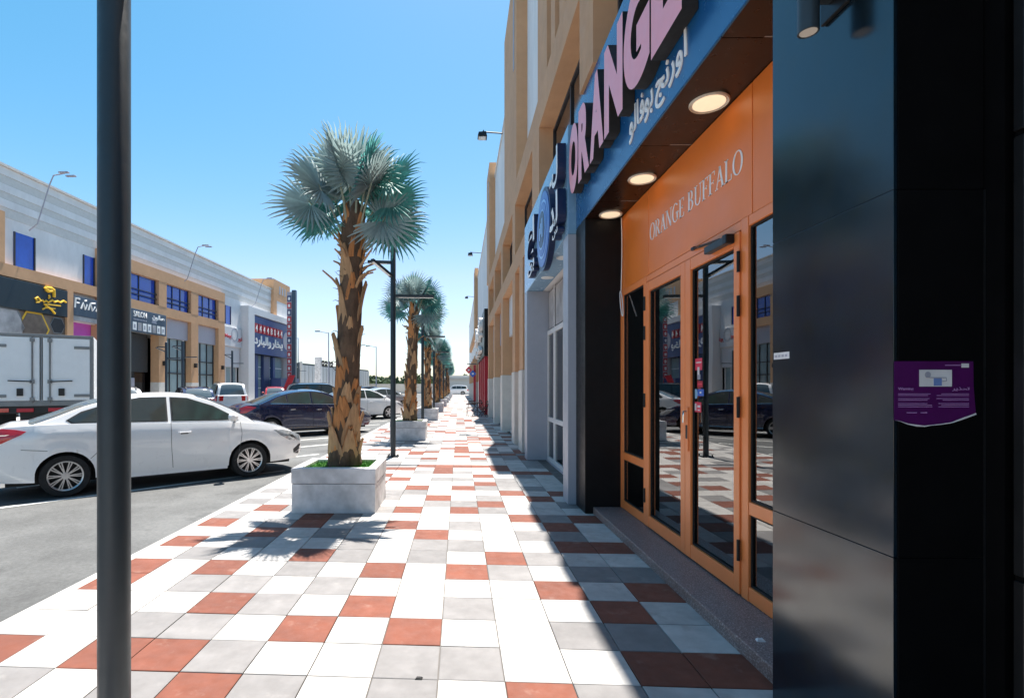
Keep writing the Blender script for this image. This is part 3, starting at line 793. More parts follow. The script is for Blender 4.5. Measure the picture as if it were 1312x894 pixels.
for body, y, z, w, h in (('لـ', 7.62, 4.42, .62, .52), ('لد', 7.62, 3.86, .62, .46)):
    me = text_mesh(arabic(body), 1.0, extrude=.12, offset=.03, width=w, height=h, mats=('letter_white', 'logo_navy')); me.transform(basis('west', (1.41, y, z))); link('letter', me, ps)
for body, y, z, w, h in (('اع', 10.2, 4.05, .9, .7), ('بن', 10.2, 3.72, .9, .28), ('س', 7.5, 3.72, .4, .12)):
    me = text_mesh(arabic(body), 1.0, extrude=.10, offset=.03, width=w, height=h, mats=('letter_white', 'logo_navy')); me.transform(basis('west', (1.42, y, z))); link('letter', me, ps)

# ================================================================ RED SHOP FURTHER ALONG
rs = thing('red_shop', 'distant shop front with dark red columns and a black sign band', 'shop front', (1.7, 33, 0))
for y in (29, 31.6, 34.2, 36.8):
    BX('column', 'shop_red', rs, 1.45, 2.0, y, y + .7, 0, 3.3)
BX('sign_band', 'black_jamb', rs, 1.4, 1.84, 28.2, 39, 3.303, 5.9)
for a, b in ((29.72, 31.58), (32.32, 34.18), (34.92, 36.78)):
    BX('shop_window', 'window_dark', rs, 1.8, 2.0, a, b, 0, 3.3)
rsg = thing('shop_sign', 'raised white script letters on the black band of the red shop', 'sign', (1.3, 33, 4))
for body, y, z, w, h in (('مقل', 38, 4.4, 4.2, 1.3), ('بس', 33.2, 4.4, 3.6, 1.2), ('شيب', 37, 3.5, 6.5, .6)):
    me = text_mesh(arabic(body), 1.0, extrude=.2, offset=.03, width=w, height=h, mats=('letter_white', 'letter_white')); me.transform(basis('west', (1.28, y, z))); link('letter', me, rsg)
bl = thing('blade_sign', 'red and blue diamond blade sign jutting from the far shops', 'sign', (1.3, 45, 3))
BX('arm', 'post_far', bl, .7, 1.55, 45.05, 45.12, 3.55, 3.62)
for cx, cz, m_ in ((.86, 3.05, 'sticker_red'), (1.22, 2.72, 'sticker_blue')):
    q = MB().prism([(cx, cz - .33), (cx + .3, cz), (cx, cz + .33), (cx - .3, cz)], lambda u, v, dd: (u, 45 + dd, v), 0, .16).build('diamond_panel', m_, bl)
    MB().lathe([(0, 44.985), (.09, 44.985), (.09, 44.998), (0, 44.998)], 12, (cx, 0, cz), ax='y', cap=False).build('white_dot', 'letter_white', q)
# red awning column of that shop
BX('column', 'shop_red', bl, 1.3, 1.5, 45.2, 45.6, 0, 3.5)

# folding bistro furniture
def fold_chair(x, y, rz, label):
    t = thing('folding_chair', label, 'chair', (x, y, 0), rz, 'folding bistro chairs by the far shops')
    for s in (-.19, .19):
        MB().tube([(s, -.2, .02), (s, .17, .46)], .013, 6).build('leg', 'dark_metal', t, local=True)
        MB().tube([(s * .92, .24, .02), (s * .92, -.12, .46), (s * .92, -.22, .84)], .013, 6).build('leg', 'dark_metal', t, local=True)
    for k in range(4):
        BX('seat_slat', 'wood_dark', t, -.2, .2, -.17 + k * .09, -.1 + k * .09, .455, .473, local=True)
    for z in (.66, .78):
        BX('back_slat', 'wood_dark', t, -.19, .19, -.215, -.195, z, z + .06, local=True)
fold_chair(.62, 27.3, .3, 'dark folding chair out on the sunny paving, leftmost of the set')
fold_chair(1.38, 28.6, -2.0, 'dark folding chair against the far wall beside the red columns')
fold_chair(1.3, 26.6, 1.9, 'dark folding chair nearest the camera by the wall')
ft = thing('folding_table', 'small round folding table between the far bistro chairs', 'table', (1.0, 27.9, 0))
MB().lathe([(.0, .70), (.32, .70), (.33, .72), (.32, .735), (0, .735)], 20, (1.0, 27.9, 0), cap=False).build('tabletop', 'dark_metal', ft)
for a in (0, 1.57):
    c_, s_ = math.cos(a) * .25, math.sin(a) * .25
    MB().tube([(1.0 + c_, 27.9 + s_, .02), (1.0 - c_, 27.9 - s_, .70)], .014, 6).build('leg', 'dark_metal', ft)
    MB().tube([(1.0 - c_, 27.9 - s_, .02), (1.0 + c_, 27.9 + s_, .70)], .014, 6).build('leg', 'dark_metal', ft)

for (x, y, s, m_, lb_) in ((-.22, 2.80, .022, 'dark_rubber', 'tiny dark pebble on the white tile at the front'), (1.80, 3.05, .03, 'paper', 'scrap of white paper on the granite step')):
    q = MB(); z = .0 if x < 1 else .085
    q.hexa([(x - s, y - s * .6, z), (x + s * .8, y - s * .7, z), (x + s, y + s * .6, z), (x - s * .7, y + s * .5, z),
            (x - s * .6, y - s * .4, z + s * .35), (x + s * .5, y - s * .4, z + s * .3), (x + s * .6, y + s * .4, z + s * .3), (x - s * .5, y + s * .3, z + s * .4)])
    tag(q.build('pebble' if x < 1 else 'paper_scrap', m_), lb_, 'litter')
# ================================================================ LAMP POSTS ALONG THE PAVEMENT
def lamp_post(x, y, label, z0=0.0, r=0.061, mat='post_paint', group='slim lamp posts along the paved walk', flip=1, h=4.75):
    t = thing('lamp_post', label, 'lamp post', (x, y, z0), group=group)
    n = 28 if y < 5 else 10
    MB().lathe([(r, z0), (r, z0 + h), (r * .7, z0 + h + .03)], n, (x, y, 0)).build('pole', mat, t, smooth=True)
    p = BX('base_plate', 'dark_metal', t, x - .13, x + .13, y - .13, y + .13, z0 - .004, z0 + .018)
    for a in (-1, 1):
        for b in (-1, 1):
            MB().tube([(x + a * .10, y + b * .10, z0 + .019), (x + a * .10, y + b * .10, z0 + .06)], .014, 6).build('bolt', 'dark_metal', p)
    def arm(dx, dy, z, ln, slope=0.0):
        d = Vector((dx, dy, 0)).normalized(); s = Vector((-d.y, d.x, 0))
        a = Vector((x, y, z)) + d * (r - .01); b = a + d * ln + Vector((0, 0, slope))
        w, hh = .045, .03
        mb = MB().hexa([a - s * w - Vector((0, 0, hh)), b - s * w - Vector((0, 0, hh)), b + s * w - Vector((0, 0, hh)), a + s * w - Vector((0, 0, hh)),
                        a - s * w + Vector((0, 0, hh)), b - s * w + Vector((0, 0, hh)), b + s * w + Vector((0, 0, hh)), a + s * w + Vector((0, 0, hh))])
        ar = mb.build('lamp_arm', mat, t)
        w = .035; c_ = a + d * .08; e = b - d * .02; z1, z2 = -hh - .008, -hh - .001
        k = slope / ln
        MB().hexa([c_ - s * w + Vector((0, 0, z1 + k * .08)), e - s * w + Vector((0, 0, z1)), e + s * w + Vector((0, 0, z1)), c_ + s * w + Vector((0, 0, z1 + k * .08)),
                   c_ - s * w + Vector((0, 0, z2 + k * .08)), e - s * w + Vector((0, 0, z2)), e + s * w + Vector((0, 0, z2)), c_ + s * w + Vector((0, 0, z2 + k * .08))]).build('led_strip', 'led', ar)
    arm(-flip, -.12, z0 + 4.42, .52)
    arm(-flip * .62, -.9, z0 + 4.10, .62, .24)
    arm(flip, .06, z0 + 3.66, .88)
    return t
post_labels = ['thick dark lamp post close to the camera, cutting the white car in two', 'slim dark lamp post just beyond the first palm planter',
               'slim dark lamp post beyond the second palm', 'slim dark lamp post beyond the third palm', 'slim lamp post fifth along the row of palms', 'slim lamp post sixth along the row of palms', 'slim lamp post seventh, near the far end of the palms', 'farthest slim lamp post of the palm row']
for i, lb in enumerate(post_labels):
    lamp_post(-1.472 if i == 0 else -1.5, 2.18 + 9.45 * i, lb)
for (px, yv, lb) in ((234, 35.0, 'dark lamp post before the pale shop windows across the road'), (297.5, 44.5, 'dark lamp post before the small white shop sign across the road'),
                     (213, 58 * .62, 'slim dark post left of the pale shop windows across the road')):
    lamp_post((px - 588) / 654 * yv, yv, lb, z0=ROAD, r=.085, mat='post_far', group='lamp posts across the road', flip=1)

# ================================================================ PALMS IN CONCRETE PLANTERS
def planter(x, y, label):
    t = thing('planter', label, 'planter', (x, y, 0), group='square concrete planters along the walk')
    w = .535; dp = .47; z = 0.0
    BX('planter_base', 'concrete', t, x - w + .006, x + w - .006, y - dp + .006, y + dp - .006, -.004, .368, bevel=.006)
    for a in ((x - w, x + w, y - dp, y - dp + .11), (x - w, x + w, y + dp - .11, y + dp), (x - w, x - w + .11, y - dp + .112, y + dp - .112), (x + w - .11, x + w, y - dp + .112, y + dp - .112)):
        BX('rim_wall', 'concrete', t, *a, .374, .566, bevel=.009)
    mb = MB().box(x - w + .113, x + w - .113, y - dp + .113, y + dp - .113, .369, .522)
    rr = random.Random(5)
    for i in range(2600):
        a = x + rr.uniform(-w + .12, w - .12); b = y + rr.uniform(-dp + .12, dp - .12)
        an = rr.uniform(0, 6.28); h = rr.uniform(.025, .05); lx, ly = rr.uniform(-.014, .014), rr.uniform(-.014, .014); q = .0035
        mb.face([(a - q * math.cos(an), b - q * math.sin(an), .52), (a + q * math.cos(an), b + q * math.sin(an), .52), (a + lx, b + ly, .52 + h)])
    tf = mb.build('turf', 'turf', t, recalc=False); tag(tf, kind='stuff')
    return t

def fan_mesh(name, R_, nseg, seed, mat, spread=152):
    rr = random.Random(seed); mb = MB(); A = math.radians(spread); dl = A / nseg
    for i in range(nseg):
        a = -A + (2 * i + 1) * dl
        L_ = R_ * (1.0 - .22 * (abs(a) / A) ** 2) * rr.uniform(.90, 1.05)
        tip = rr.uniform(-.14, .14); dr = rr.uniform(.06, .26); curl = rr.uniform(-.02, .14)
        rows = []
        for f, wf, fold in ((.05, 1, .3), (.30, 1, 1), (.52, .98, 1), (.70, .70, .9), (.87, .40, .7), (1.0, .10, .3)):
            r = L_ * f
            hw = min(R_ * f, R_ * .50) * math.tan(dl) * wf
            z = .10 * r + .10 * R_ * (abs(a) / A) ** 2 * f - dr * R_ * max(0, f - .45) ** 2 * 1.6 - curl * R_ * max(0, f - .85) * 4
            ca, sa = math.cos(a), math.sin(a); px_ = -sa; 
            cx, cy = r * sa, r * ca
            cx += tip * R_ * max(0, f - .6) ** 2 * ca * 2; cy -= tip * R_ * max(0, f - .6) ** 2 * sa * 2
            fo = hw * .75 * fold
            rows.append([(cx - hw * ca, cy + hw * sa, z - fo), (cx, cy, z + fo * .6), (cx + hw * ca, cy - hw * sa, z - fo)])
        mb.grid(rows)
    me = mb.mesh(name, mat, recalc=False)
    me.shade_smooth(); me.set_sharp_from_angle(angle=math.radians(25))
    return me
fans = [fan_mesh('fan_blade', .80, 33, s, m_) for s, m_ in ((1, 'leaf_silver'), (2, 'leaf_silver'), (3, 'leaf_teal'), (4, 'leaf_teal'))]
fans_small = [fan_mesh('fan_blade', .60, 34, s, m_) for s, m_ in ((5, 'leaf_silver'), (6, 'leaf_teal'))]
def petiole_mesh(L_):
    mb = MB()
    mb.tube([(0, -L_, -.05), (0, -L_ * .5, -.012), (0, -.02, 0), (0, .12, .012)], [.026, .019, .017, .006], 6)
    return mb.mesh('petiole', 'petiole', smooth=True)
def boot_mesh(seed, mat):
    rr = random.Random(seed); mb = MB()
    n = 6; rows = []; Lh = 1.0
    lean = rr.uniform(.10, .30); notch = rr.uniform(0.0, .10); tw = rr.uniform(-.12, .12)
    for j, t in enumerate((0, .15, .35, .6, .8, 1.0)):
        w = (.62, .66, .58, .42, .27, .13)[j]
        row = []
        for i in range(n + 1):
            u = -1 + 2 * i / n
            z = Lh * t + (notch * abs(u) if t > .7 else 0) - (.05 * abs(u) if t < .1 else 0)
            x = u * w * .5 + tw * t * t
            out = .10 + lean * t * t * .9 - .12 * u * u * (1 - .5 * t) + .02 * math.sin(7 * u + seed)
            row.append((x, out, z))
        rows.append(row)
    mb.grid(rows)
    back = [[(p[0] * .9, p[1] - .07, p[2]) for p in r] for r in rows]
    n0 = len(rows)
    mb.grid(back)
    for i in range(n):
        mb.face([rows[-1][i], rows[-1][i + 1], back[-1][i + 1], back[-1][i]])
    for j in range(n0 - 1):
        mb.face([rows[j][0], rows[j + 1][0], back[j + 1][0], back[j][0]])
        mb.face([rows[j][n], rows[j + 1][n], back[j + 1][n], back[j][n]])
    me = mb.mesh('leaf_base', mat, recalc=True, weld=.0005)
    me.shade_smooth(); me.set_sharp_from_angle(angle=math.radians(50))
    return me
boots = [boot_mesh(s, 'boot' if s % 2 else 'boot_pale') for s in range(6)]
pet = {l: petiole_mesh(l) for l in (.8, .95, 1.15)}

def palm(x, y, label, seed=1, z0=.50, top=3.93):
    t = thing('palm_tree', label, 'palm tree', (x, y, z0), group='silver fan palms in concrete planters')
    rr = random.Random(seed)
    prof = [(.235, 0), (.225, .12), (.185, .45), (.165, 1.0), (.155, 1.9), (.148, 2.7), (.158, 3.15), (.15, top - z0 - .02), (.06, top - z0 + .2)]
    lean = .12
    mb = MB(); base = []
    rows = []
    for r, h in [(a, b) for i in range(len(prof) - 1) for a, b in [(prof[i][0] + (prof[i + 1][0] - prof[i][0]) * k / 4, prof[i][1] + (prof[i + 1][1] - prof[i][1]) * k / 4) for k in range(4)]] + [prof[-1]]:
        ring = []
        for i in range(18):
            a = 2 * math.pi * i / 18; q = r * (1 + rr.uniform(-.05, .05))
            ring.append((q * math.cos(a) + lean * h / 3.2, q * math.sin(a), h))
        rows.append(ring)
    mb.grid(rows, close=True)
    tr = mb.build('trunk', 'trunk', t, smooth=True, local=True, angle=60)
    # old leaf bases clasping the trunk, spiral by spiral
    spots = []
    h = .02; k = 0
    while h < 3.2:
        n = 6 if h < .5 else (5 if h < 1.0 else 3)
        for i in range(n):
            spots.append((h + rr.uniform(-.05, .05), k + 2 * math.pi * i / n + rr.uniform(-.2, .2)))
        k += 1.15; h += .17 if h < .9 else .30
    for h, a in spots:
        b = bpy.data.objects.new('leaf_base', rr.choice(boots))
        low = h < .95
        rad = .225 - .06 * min(1, h / .8)
        s = rr.uniform(.36, .46) if low else rr.uniform(.36, .52)
        b.location = (lean * h / 3.2 + math.cos(a) * (rad - .045), math.sin(a) * (rad - .045), h)
        b.rotation_euler = (rr.uniform(-.06, .02), rr.uniform(-.06, .06), a - math.pi / 2)
        b.scale = (s * rr.uniform(.75, 1.0) * (1.05 if low else .82), s * .55, s * rr.uniform(.85, 1.15))
        b.parent = t; col.objects.link(b)
    # loose fibres
    for i in range(40):
        h = rr.uniform(.5, 3.0); a = rr.uniform(0, 6.28); r0 = .15
        p = Vector((lean * h / 3.2 + math.cos(a) * r0, math.sin(a) * r0, h))
        o = Vector((math.cos(a), math.sin(a), 0)); L_ = rr.uniform(.05, .12)
        MB().tube([p, p + o * L_ * .6 + Vector((0, 0, .02)), p + o * L_ + Vector((0, 0, rr.uniform(-.02, .08)))], [.006, .004, .002], 4).build('fibre', 'fibre', tr, local=True)
    # dry stubs of cut stalks under the crown
    for i in range(14):
        h = rr.uniform(2.3, 3.0); a = rr.uniform(0, 6.28); o = Vector((math.cos(a), math.sin(a), 0)); p = Vector((lean * h / 3.2, 0, h)) + o * .13; L_ = rr.uniform(.10, .26)
        MB().tube([p, p + o * L_ * .5 + Vector((0, 0, L_ * .5)), p + o * L_ + Vector((0, 0, L_ * rr.uniform(.5, 1.0)))], [.022, .016, .011], 5).build('stalk_stub', 'boot_pale', tr, local=True)
    # leaves: (azimuth, elevation, petiole length, fan, droop of the fan face)
    crown = Vector((lean, 0, top - z0 - .10))
    leaves = [(-155, 36, .95, 0, -5, 52), (-48, 46, .95, 1, -5, -32), (-100, 76, 1.15, 0, -8, 0), (-10, 26, .95, 2, 8, -60), (-172, 4, .8, 2, 25, 62), (-22, -6, .8, 1, 28, -62),
              (176, 52, 1.15, 1, 5, 50), (4, 52, 1.15, 3, 5, -52), (60, 55, 1.15, 3, 5, -20), (120, 55, 1.15, 2, 5, 20), (85, 82, 1.15, 3, 0, 8), (75, 26, .95, 3, 10, -35), (105, 22, .95, 2, 10, 32),
              (-122, 58, 1.15, 0, -8, 22), (-68, 64, 1.15, 1, -8, -14), (32, 12, .8, 3, 20, -48), (150, 10, .8, 3, 20, 50), (-178, 24, .95, 0, 12, 66), (-30, 62, 1.15, 2, 0, -40), (-150, 68, 1.15, 1, 0, 34), (-5, 4, .8, 2, 22, -66),
              (20, 34, .95, 2, 10, -58), (10, -12, .8, 3, 30, -66), (45, 74, 1.15, 2, 0, -30), (110, 84, 1.15, 3, -4, 30)]
    for az, el, pl, fi, dp, ro_ in leaves:
        az = math.radians(az + rr.uniform(-9, 9)); el = math.radians(el + rr.uniform(-6, 6))
        d = Vector((math.cos(el) * math.cos(az), math.cos(el) * math.sin(az), math.sin(el)))
        hs = crown + d * (pl * rr.uniform(.78, .96)) * .69
        # the fan bends down from the petiole; its upper face looks up and inwards
        e2 = el - math.radians(dp) * .45
        d2_ = Vector((math.cos(e2) * math.cos(az), math.cos(e2) * math.sin(az), math.sin(e2)))
        side = d2_.cross(Vector((0, 0, 1)))
        if side.length < .05: side = Vector((1, 0, 0))
        side.normalize(); nn = side.cross(d2_).normalized()
        roll = math.radians(ro_) + rr.uniform(-.15, .15)
        side = (side * math.cos(roll) + nn * math.sin(roll)).normalized(); nn = side.cross(d2_).normalized()
        m = Matrix((side, d2_, nn)).transposed().to_4x4(); m.translation = hs
        lo = bpy.data.objects.new('fan_leaf', fans[fi] if fi < 4 else fans_small[fi - 4])
        col.objects.link(lo); lo.parent = t
        s = rr.uniform(.66, .80)
        lo.matrix_local = m @ Matrix.Scale(s, 4)
        po_ = bpy.data.objects.new('petiole', pet[pl]); col.objects.link(po_); po_.parent = lo
        base_ = crown + Vector((d.x * .12, d.y * .12, -.10 - .26 * (1 - d.z)))
        dl_ = (m.inverted().to_3x3() @ (hs - base_)).normalized()
        po_.scale = (1, (hs - base_).length / pl / s, 1)
        po_.rotation_euler = Vector((0, 1, 0)).rotation_difference(dl_).to_euler()
    return t
palm_names = ['nearest silver fan palm with a shaggy brown trunk before the cars', 'second silver fan palm from the camera', 'third silver fan palm along the walk', 'fourth fan palm along the walk',
              'fifth fan palm along the walk', 'sixth fan palm along the walk', 'seventh fan palm along the walk', 'eighth fan palm, near the far end of the walk', 'ninth fan palm, farthest along the walk']
pl_names = ['nearest square concrete planter with bright green turf', 'second concrete planter, behind the slim lamp post', 'third concrete planter along the walk', 'fourth concrete planter along the walk',
            'fifth concrete planter along the walk', 'sixth concrete planter along the walk', 'seventh concrete planter along the walk', 'eighth concrete planter, near the far end', 'farthest concrete planter of the row']
PY = [6.91 + 8.7 * i for i in range(9)]
pl0 = planter(-1.585, PY[0], pl_names[0])
pm = [palm(-1.56, PY[0] + .04, palm_names[0], 11), palm(-1.50, PY[1], palm_names[1], 5)]
for i in range(1, 9):
    c = copy_tree(pl0); c['label'] = pl_names[i]; c.location = (-1.52, PY[i], 0)
for i in range(2, 9):
    c = copy_tree(pm[i % 2]); c['label'] = palm_names[i]; c.location = (-1.50, PY[i], .5)
    c.rotation_euler = (0, 0, RT.uniform(0, 6.28)); s = RT.uniform(.88, 1.0); c.scale = (s, s, s)
# ================================================================ CARS
def lerp(a, b, t): return a + (b - a) * t
def curve(pts):
    """smooth interpolation through (x, value) points"""
    def f(x):
        if x <= pts[0][0]: return pts[0][1]
        if x >= pts[-1][0]: return pts[-1][1]
        for i in range(len(pts) - 1):
            x0, y0 = pts[i]; x1, y1 = pts[i + 1]
            if x <= x1:
                def sl(k):
                    if k <= 0 or k >= len(pts) - 1: return (pts[min(k + 1, len(pts) - 1)][1] - pts[max(k - 1, 0)][1]) / (pts[min(k + 1, len(pts) - 1)][0] - pts[max(k - 1, 0)][0])
                    a = (pts[k][1] - pts[k - 1][1]) / (pts[k][0] - pts[k - 1][0]); b = (pts[k + 1][1] - pts[k][1]) / (pts[k + 1][0] - pts[k][0])
                    return 0 if a * b <= 0 else 2 * a * b / (a + b)
                t = (x - x0) / (x1 - x0); h = x1 - x0
                return (2 * t**3 - 3 * t**2 + 1) * y0 + (t**3 - 2 * t**2 + t) * h * sl(i) + (-2 * t**3 + 3 * t**2) * y1 + (t**3 - t**2) * h * sl(i + 1)
    return f
SEDAN = dict(L=4.62, W=1.79, wb=2.66, wx=-.06, wr=.315, arch=.365, clear=.20,
             belt=[(-2.31, .98), (-2.1, 1.06), (-1.5, 1.085), (-.6, 1.06), (.5, 1.03), (1.0, 1.01), (1.6, .94), (2.05, .83), (2.31, .68)],
             roof=[(-1.95, 1.07), (-1.55, 1.22), (-1.05, 1.42), (-.45, 1.535), (.0, 1.555), (.4, 1.52), (.85, 1.36), (1.20, 1.17), (1.48, .985)],
             nose=[(.2, -.10), (.45, .0), (.62, 0.0), (.85, -.08), (1.1, -.25)], tail=[(.2, .10), (.5, .0), (.8, .0), (1.0, .03), (1.12, .10)],
             side=[[(-1.36, 1.145), (-1.18, 1.245), (-.90, 1.355), (-.86, 1.10), (-1.30, 1.105)], [(-.80, 1.375), (-.42, 1.445), (-.06, 1.46), (-.06, 1.085), (-.80, 1.095)],
                   [(.04, 1.46), (.30, 1.435), (.66, 1.30), (.98, 1.125), (1.06, 1.055), (.04, 1.08)]],
             seams=[[(1.10, 1.02), (1.12, .80), (1.06, .38), (.98, .30)], [(.0, 1.06), (.0, .70), (.03, .30)], [(-.83, 1.08), (-.88, .80), (-1.02, .62), (-1.12, .52)], [(-1.9, .74), (-1.6, .705)]],
             handles=[(-.70, .90), (.20, .88)], tailrear=(1.12, .72), boxy=0)
SUV = dict(L=4.85, W=1.93, wb=2.83, wx=0.0, wr=.37, arch=.43, clear=.26,
           belt=[(-2.42, 1.12), (-2.3, 1.16), (-1.0, 1.16), (.6, 1.15), (1.1, 1.14), (1.7, 1.10), (2.2, 1.03), (2.42, .9)],
           roof=[(-2.36, 1.17), (-2.26, 1.55), (-2.10, 1.80), (-1.6, 1.87), (-.4, 1.89), (.3, 1.86), (.62, 1.74), (1.02, 1.36), (1.22, 1.14)],
           nose=[(.25, -.08), (.5, 0), (.9, 0), (1.15, -.05)], tail=[(.25, .06), (.5, 0), (1.1, 0), (1.2, .02)],
           side=[[(-2.12, 1.22), (-2.05, 1.68), (-1.15, 1.76), (-1.15, 1.21)], [(-1.08, 1.76), (-.20, 1.78), (-.20, 1.2), (-1.08, 1.21)], [(-.12, 1.78), (.24, 1.75), (.54, 1.62), (.92, 1.24), (.92, 1.2), (-.12, 1.2)]],
           seams=[[(1.0, 1.14), (1.02, .4)], [(-.16, 1.16), (-.16, .4)], [(-1.11, 1.16), (-1.2, .75)]], handles=[(-1.0, 1.03), (-.02, 1.03)], tailrear=(1.2, .8), boxy=1)
HATCH = dict(SUV, L=4.4, W=1.82, wb=2.6, wr=.34, arch=.39, clear=.22,
             belt=[(-2.2, 1.0), (-2.05, 1.05), (-.8, 1.04), (.6, 1.02), (1.1, .99), (1.7, .92), (2.05, .82), (2.2, .7)],
             roof=[(-2.12, 1.06), (-1.95, 1.33), (-1.7, 1.54), (-1.1, 1.63), (-.2, 1.66), (.3, 1.6), (.72, 1.42), (1.1, 1.16), (1.3, .99)],
             side=[[(-1.85, 1.12), (-1.66, 1.42), (-1.05, 1.52), (-1.05, 1.10)], [(-.98, 1.52), (-.16, 1.55), (-.16, 1.08), (-.98, 1.1)], [(-.08, 1.55), (.28, 1.5), (.62, 1.36), (.98, 1.1), (.98, 1.07), (-.08, 1.08)]],
             seams=[[(1.05, 1.0), (1.06, .35)], [(-.12, 1.04), (-.12, .35)]], handles=[(-.9, .92), (.04, .92)], tailrear=(1.05, .72))

def car(name, label, cat, loc, heading, spec, paint, group=None, detail=2, glassmat='car_glass', redrear=True):
    t = thing(name, label, cat, loc, heading, group)
    L, W, wb = spec['L'], spec['W'], spec['wb']; hx = L / 2; hw = W / 2
    belt = curve(spec['belt']); roof = curve(spec['roof']); nose = curve(spec['nose']); tail = curve(spec['tail'])
    xf, xr = wb / 2 + spec['wx'], -wb / 2 + spec['wx']
    ar, wr, cl = spec['arch'], spec['wr'], spec['clear']
    def halfw(x):
        f = abs(x) / hx
        return hw * (1 - (.30 if not spec['boxy'] else .16) * max(0, (f - .62) / .38) ** 2.6)
    def zlow(x):
        z = cl + (.05 if abs(x) < hx * .55 else .05 + .03 * max(0, abs(x) - hx * .8))
        for c in (xf, xr):
            dx = abs(x - c)
            if dx < ar: z = max(z, wr + math.sqrt(ar * ar - dx * dx))
        return z
    def sidey(x, z):
        zb = belt(x); t_ = max(0, min(1, (z - cl) / max(.05, zb - cl)))
        prof = .93 + .07 * math.sin(min(1, t_ * 1.55) * math.pi / 2) - .055 * max(0, (t_ - .80) / .2) ** 1.4
        y = halfw(x) * prof
        for c in (xf, xr):                               # flared lip round the wheel
            q = math.hypot(x - c, z - wr) - ar
            if 0 <= q < .12: y += .018 * (1 - q / .12)
        if detail > 1: y += -.010 * math.exp(-((z - (.58 + .02 * x)) / .05) ** 2) + .006 * math.exp(-((z - (zb - .13)) / .025) ** 2)
        return y
    def shiftx(x, z):
        f = max(0, (abs(x) - hx * .72) / (hx * .28))
        return x + (nose(z) if x > 0 else tail(z)) * f
    def SP(x, z, off=0.0, s=1):
        return (shiftx(x, z), s * (sidey(x, z) + off), z)
    xs = set([-hx, hx, -hx * .985, hx * .985, -hx * .95, hx * .95, -hx * .9, hx * .9])
    n = 44 if detail > 1 else 22
    for i in range(n + 1): xs.add(-hx + L * i / n)
    for c in (xf, xr):
        for k in range(17):
            xs.add(c + ar * math.cos(math.pi * k / 16) * .9999)
        xs.add(c - ar - .002); xs.add(c + ar + .002)
    xs = sorted(xs); xs = [x for i, x in enumerate(xs) if i == 0 or x - xs[i - 1] > .0015]
    nz = 9; nd = 6; rows = []
    for x in xs:
        zl, zb = zlow(x), belt(x); row = []
        for j in range(nz + 1):
            z = lerp(zl, zb, j / nz); row.append(SP(x, z))
        yb = sidey(x, zb); xx = shiftx(x, zb)
        for j in range(1, nd):
            u = 1 - 2 * j / nd
            row.append((xx + (.035 * (1 - u * u) if x > hx * .8 else 0), yb * u, zb + .045 * (1 - u * u) * min(1, (hx - abs(x)) / .3 + .25)))
        for j in range(nz + 1):
            z = lerp(zb, zl, j / nz); row.append(SP(x, z, 0, -1))
        rows.append(row)
    mb = MB().grid(rows)
    for r in (rows[0], rows[-1]):                        # nose and tail caps, bowed a little
        m = len(r); s = 1 if r is rows[-1] else -1; N = 8; strip = []
        for j in range(nz + 1):
            a, b = r[j], r[m - 1 - j]
            strip.append([(a[0] + s * .10 * (1 - (1 - 2 * k / N) ** 2), lerp(a[1], b[1], k / N), a[2]) for k in range(N + 1)])
        top = [r[nz + k] for k in range(nd + 1)]
        mb.grid(strip)
        mb.face([strip[-1][k] for k in range(N + 1)] + list(reversed(top))[1:-1])
    body = mb.build('body', paint, t, smooth=True, local=True, weld=.0008, angle=38)
    # cabin
    rx = [p[0] for p in spec['roof']]; x0, x1 = rx[0], rx[-1]
    tum = .46 if not spec['boxy'] else .26
    def caby(x, z): return min(halfw(x), hw * .985) * .935 - tum * max(0, z - belt(x) + .02)
    def roofpt(x, u):                                     # u: -1..1 across
        zr = roof(x); y = max(.2, caby(x, zr - .02)) * u
        return (x, y, zr - .055 * abs(u) ** 3.2 - .012 * u * u)
    xs2 = sorted(set([lerp(x0, x1, i / 34) for i in range(35)])); rows = []
    for x in xs2:
        zb = belt(x) - .03; zr = roof(x); row = []
        top = roofpt(x, 1)
        for j in range(5):
            z = lerp(zb, top[2], j / 4); yy = caby(x, z)
            row.append((x, max(top[1], yy) if j == 4 else yy, z))
        for j in range(1, 12): row.append(roofpt(x, 1 - 2 * j / 12))
        for j in range(4, -1, -1):
            z = lerp(zb, top[2], j / 4); yy = caby(x, z); row.append((x, -(max(top[1], yy) if j == 4 else yy), z))
        rows.append(row)
    MB().grid(rows).build('cabin', paint, t, smooth=True, local=True, angle=48)
    def plate(nm, poly, mat, off, s, parent=t, th=.004, fn=None):
        fn = fn or (lambda x, z, o: (x, s * (caby(x, z) + o), z))
        # densify the outline, tessellate through a fan round the middle so the plate follows the panel
        P = []
        for i in range(len(poly)):
            a, b = poly[i], poly[(i + 1) % len(poly)]
            k = max(1, int(math.hypot(b[0] - a[0], b[1] - a[1]) / .12))
            P += [(lerp(a[0], b[0], q / k), lerp(a[1], b[1], q / k)) for q in range(k)]
        cx = sum(p[0] for p in P) / len(P); cz = sum(p[1] for p in P) / len(P)
        mb = MB(); rings = []
        for f in (1, .66, .33):
            rings.append([fn(cx + (p[0] - cx) * f, cz + (p[1] - cz) * f, off) for p in P])
        mb.grid(rings, close=True)
        for i in range(len(P)): mb.face([rings[-1][i], rings[-1][(i + 1) % len(P)], fn(cx, cz, off)])
        mb.grid([rings[0], [fn(p[0], p[1], off - th * 2.5) for p in P]], close=True)
        return mb.build(nm, mat, parent, smooth=True, local=True, recalc=True, weld=.0004)
    def grow(poly, k):
        cx = sum(p[0] for p in poly) / len(poly); cz = sum(p[1] for p in poly) / len(poly)
        out = []
        for p in poly:
            dx, dz = p[0] - cx, p[1] - cz; r = math.hypot(dx, dz); out.append((p[0] + dx / r * k, p[1] + dz / r * k))
        return out
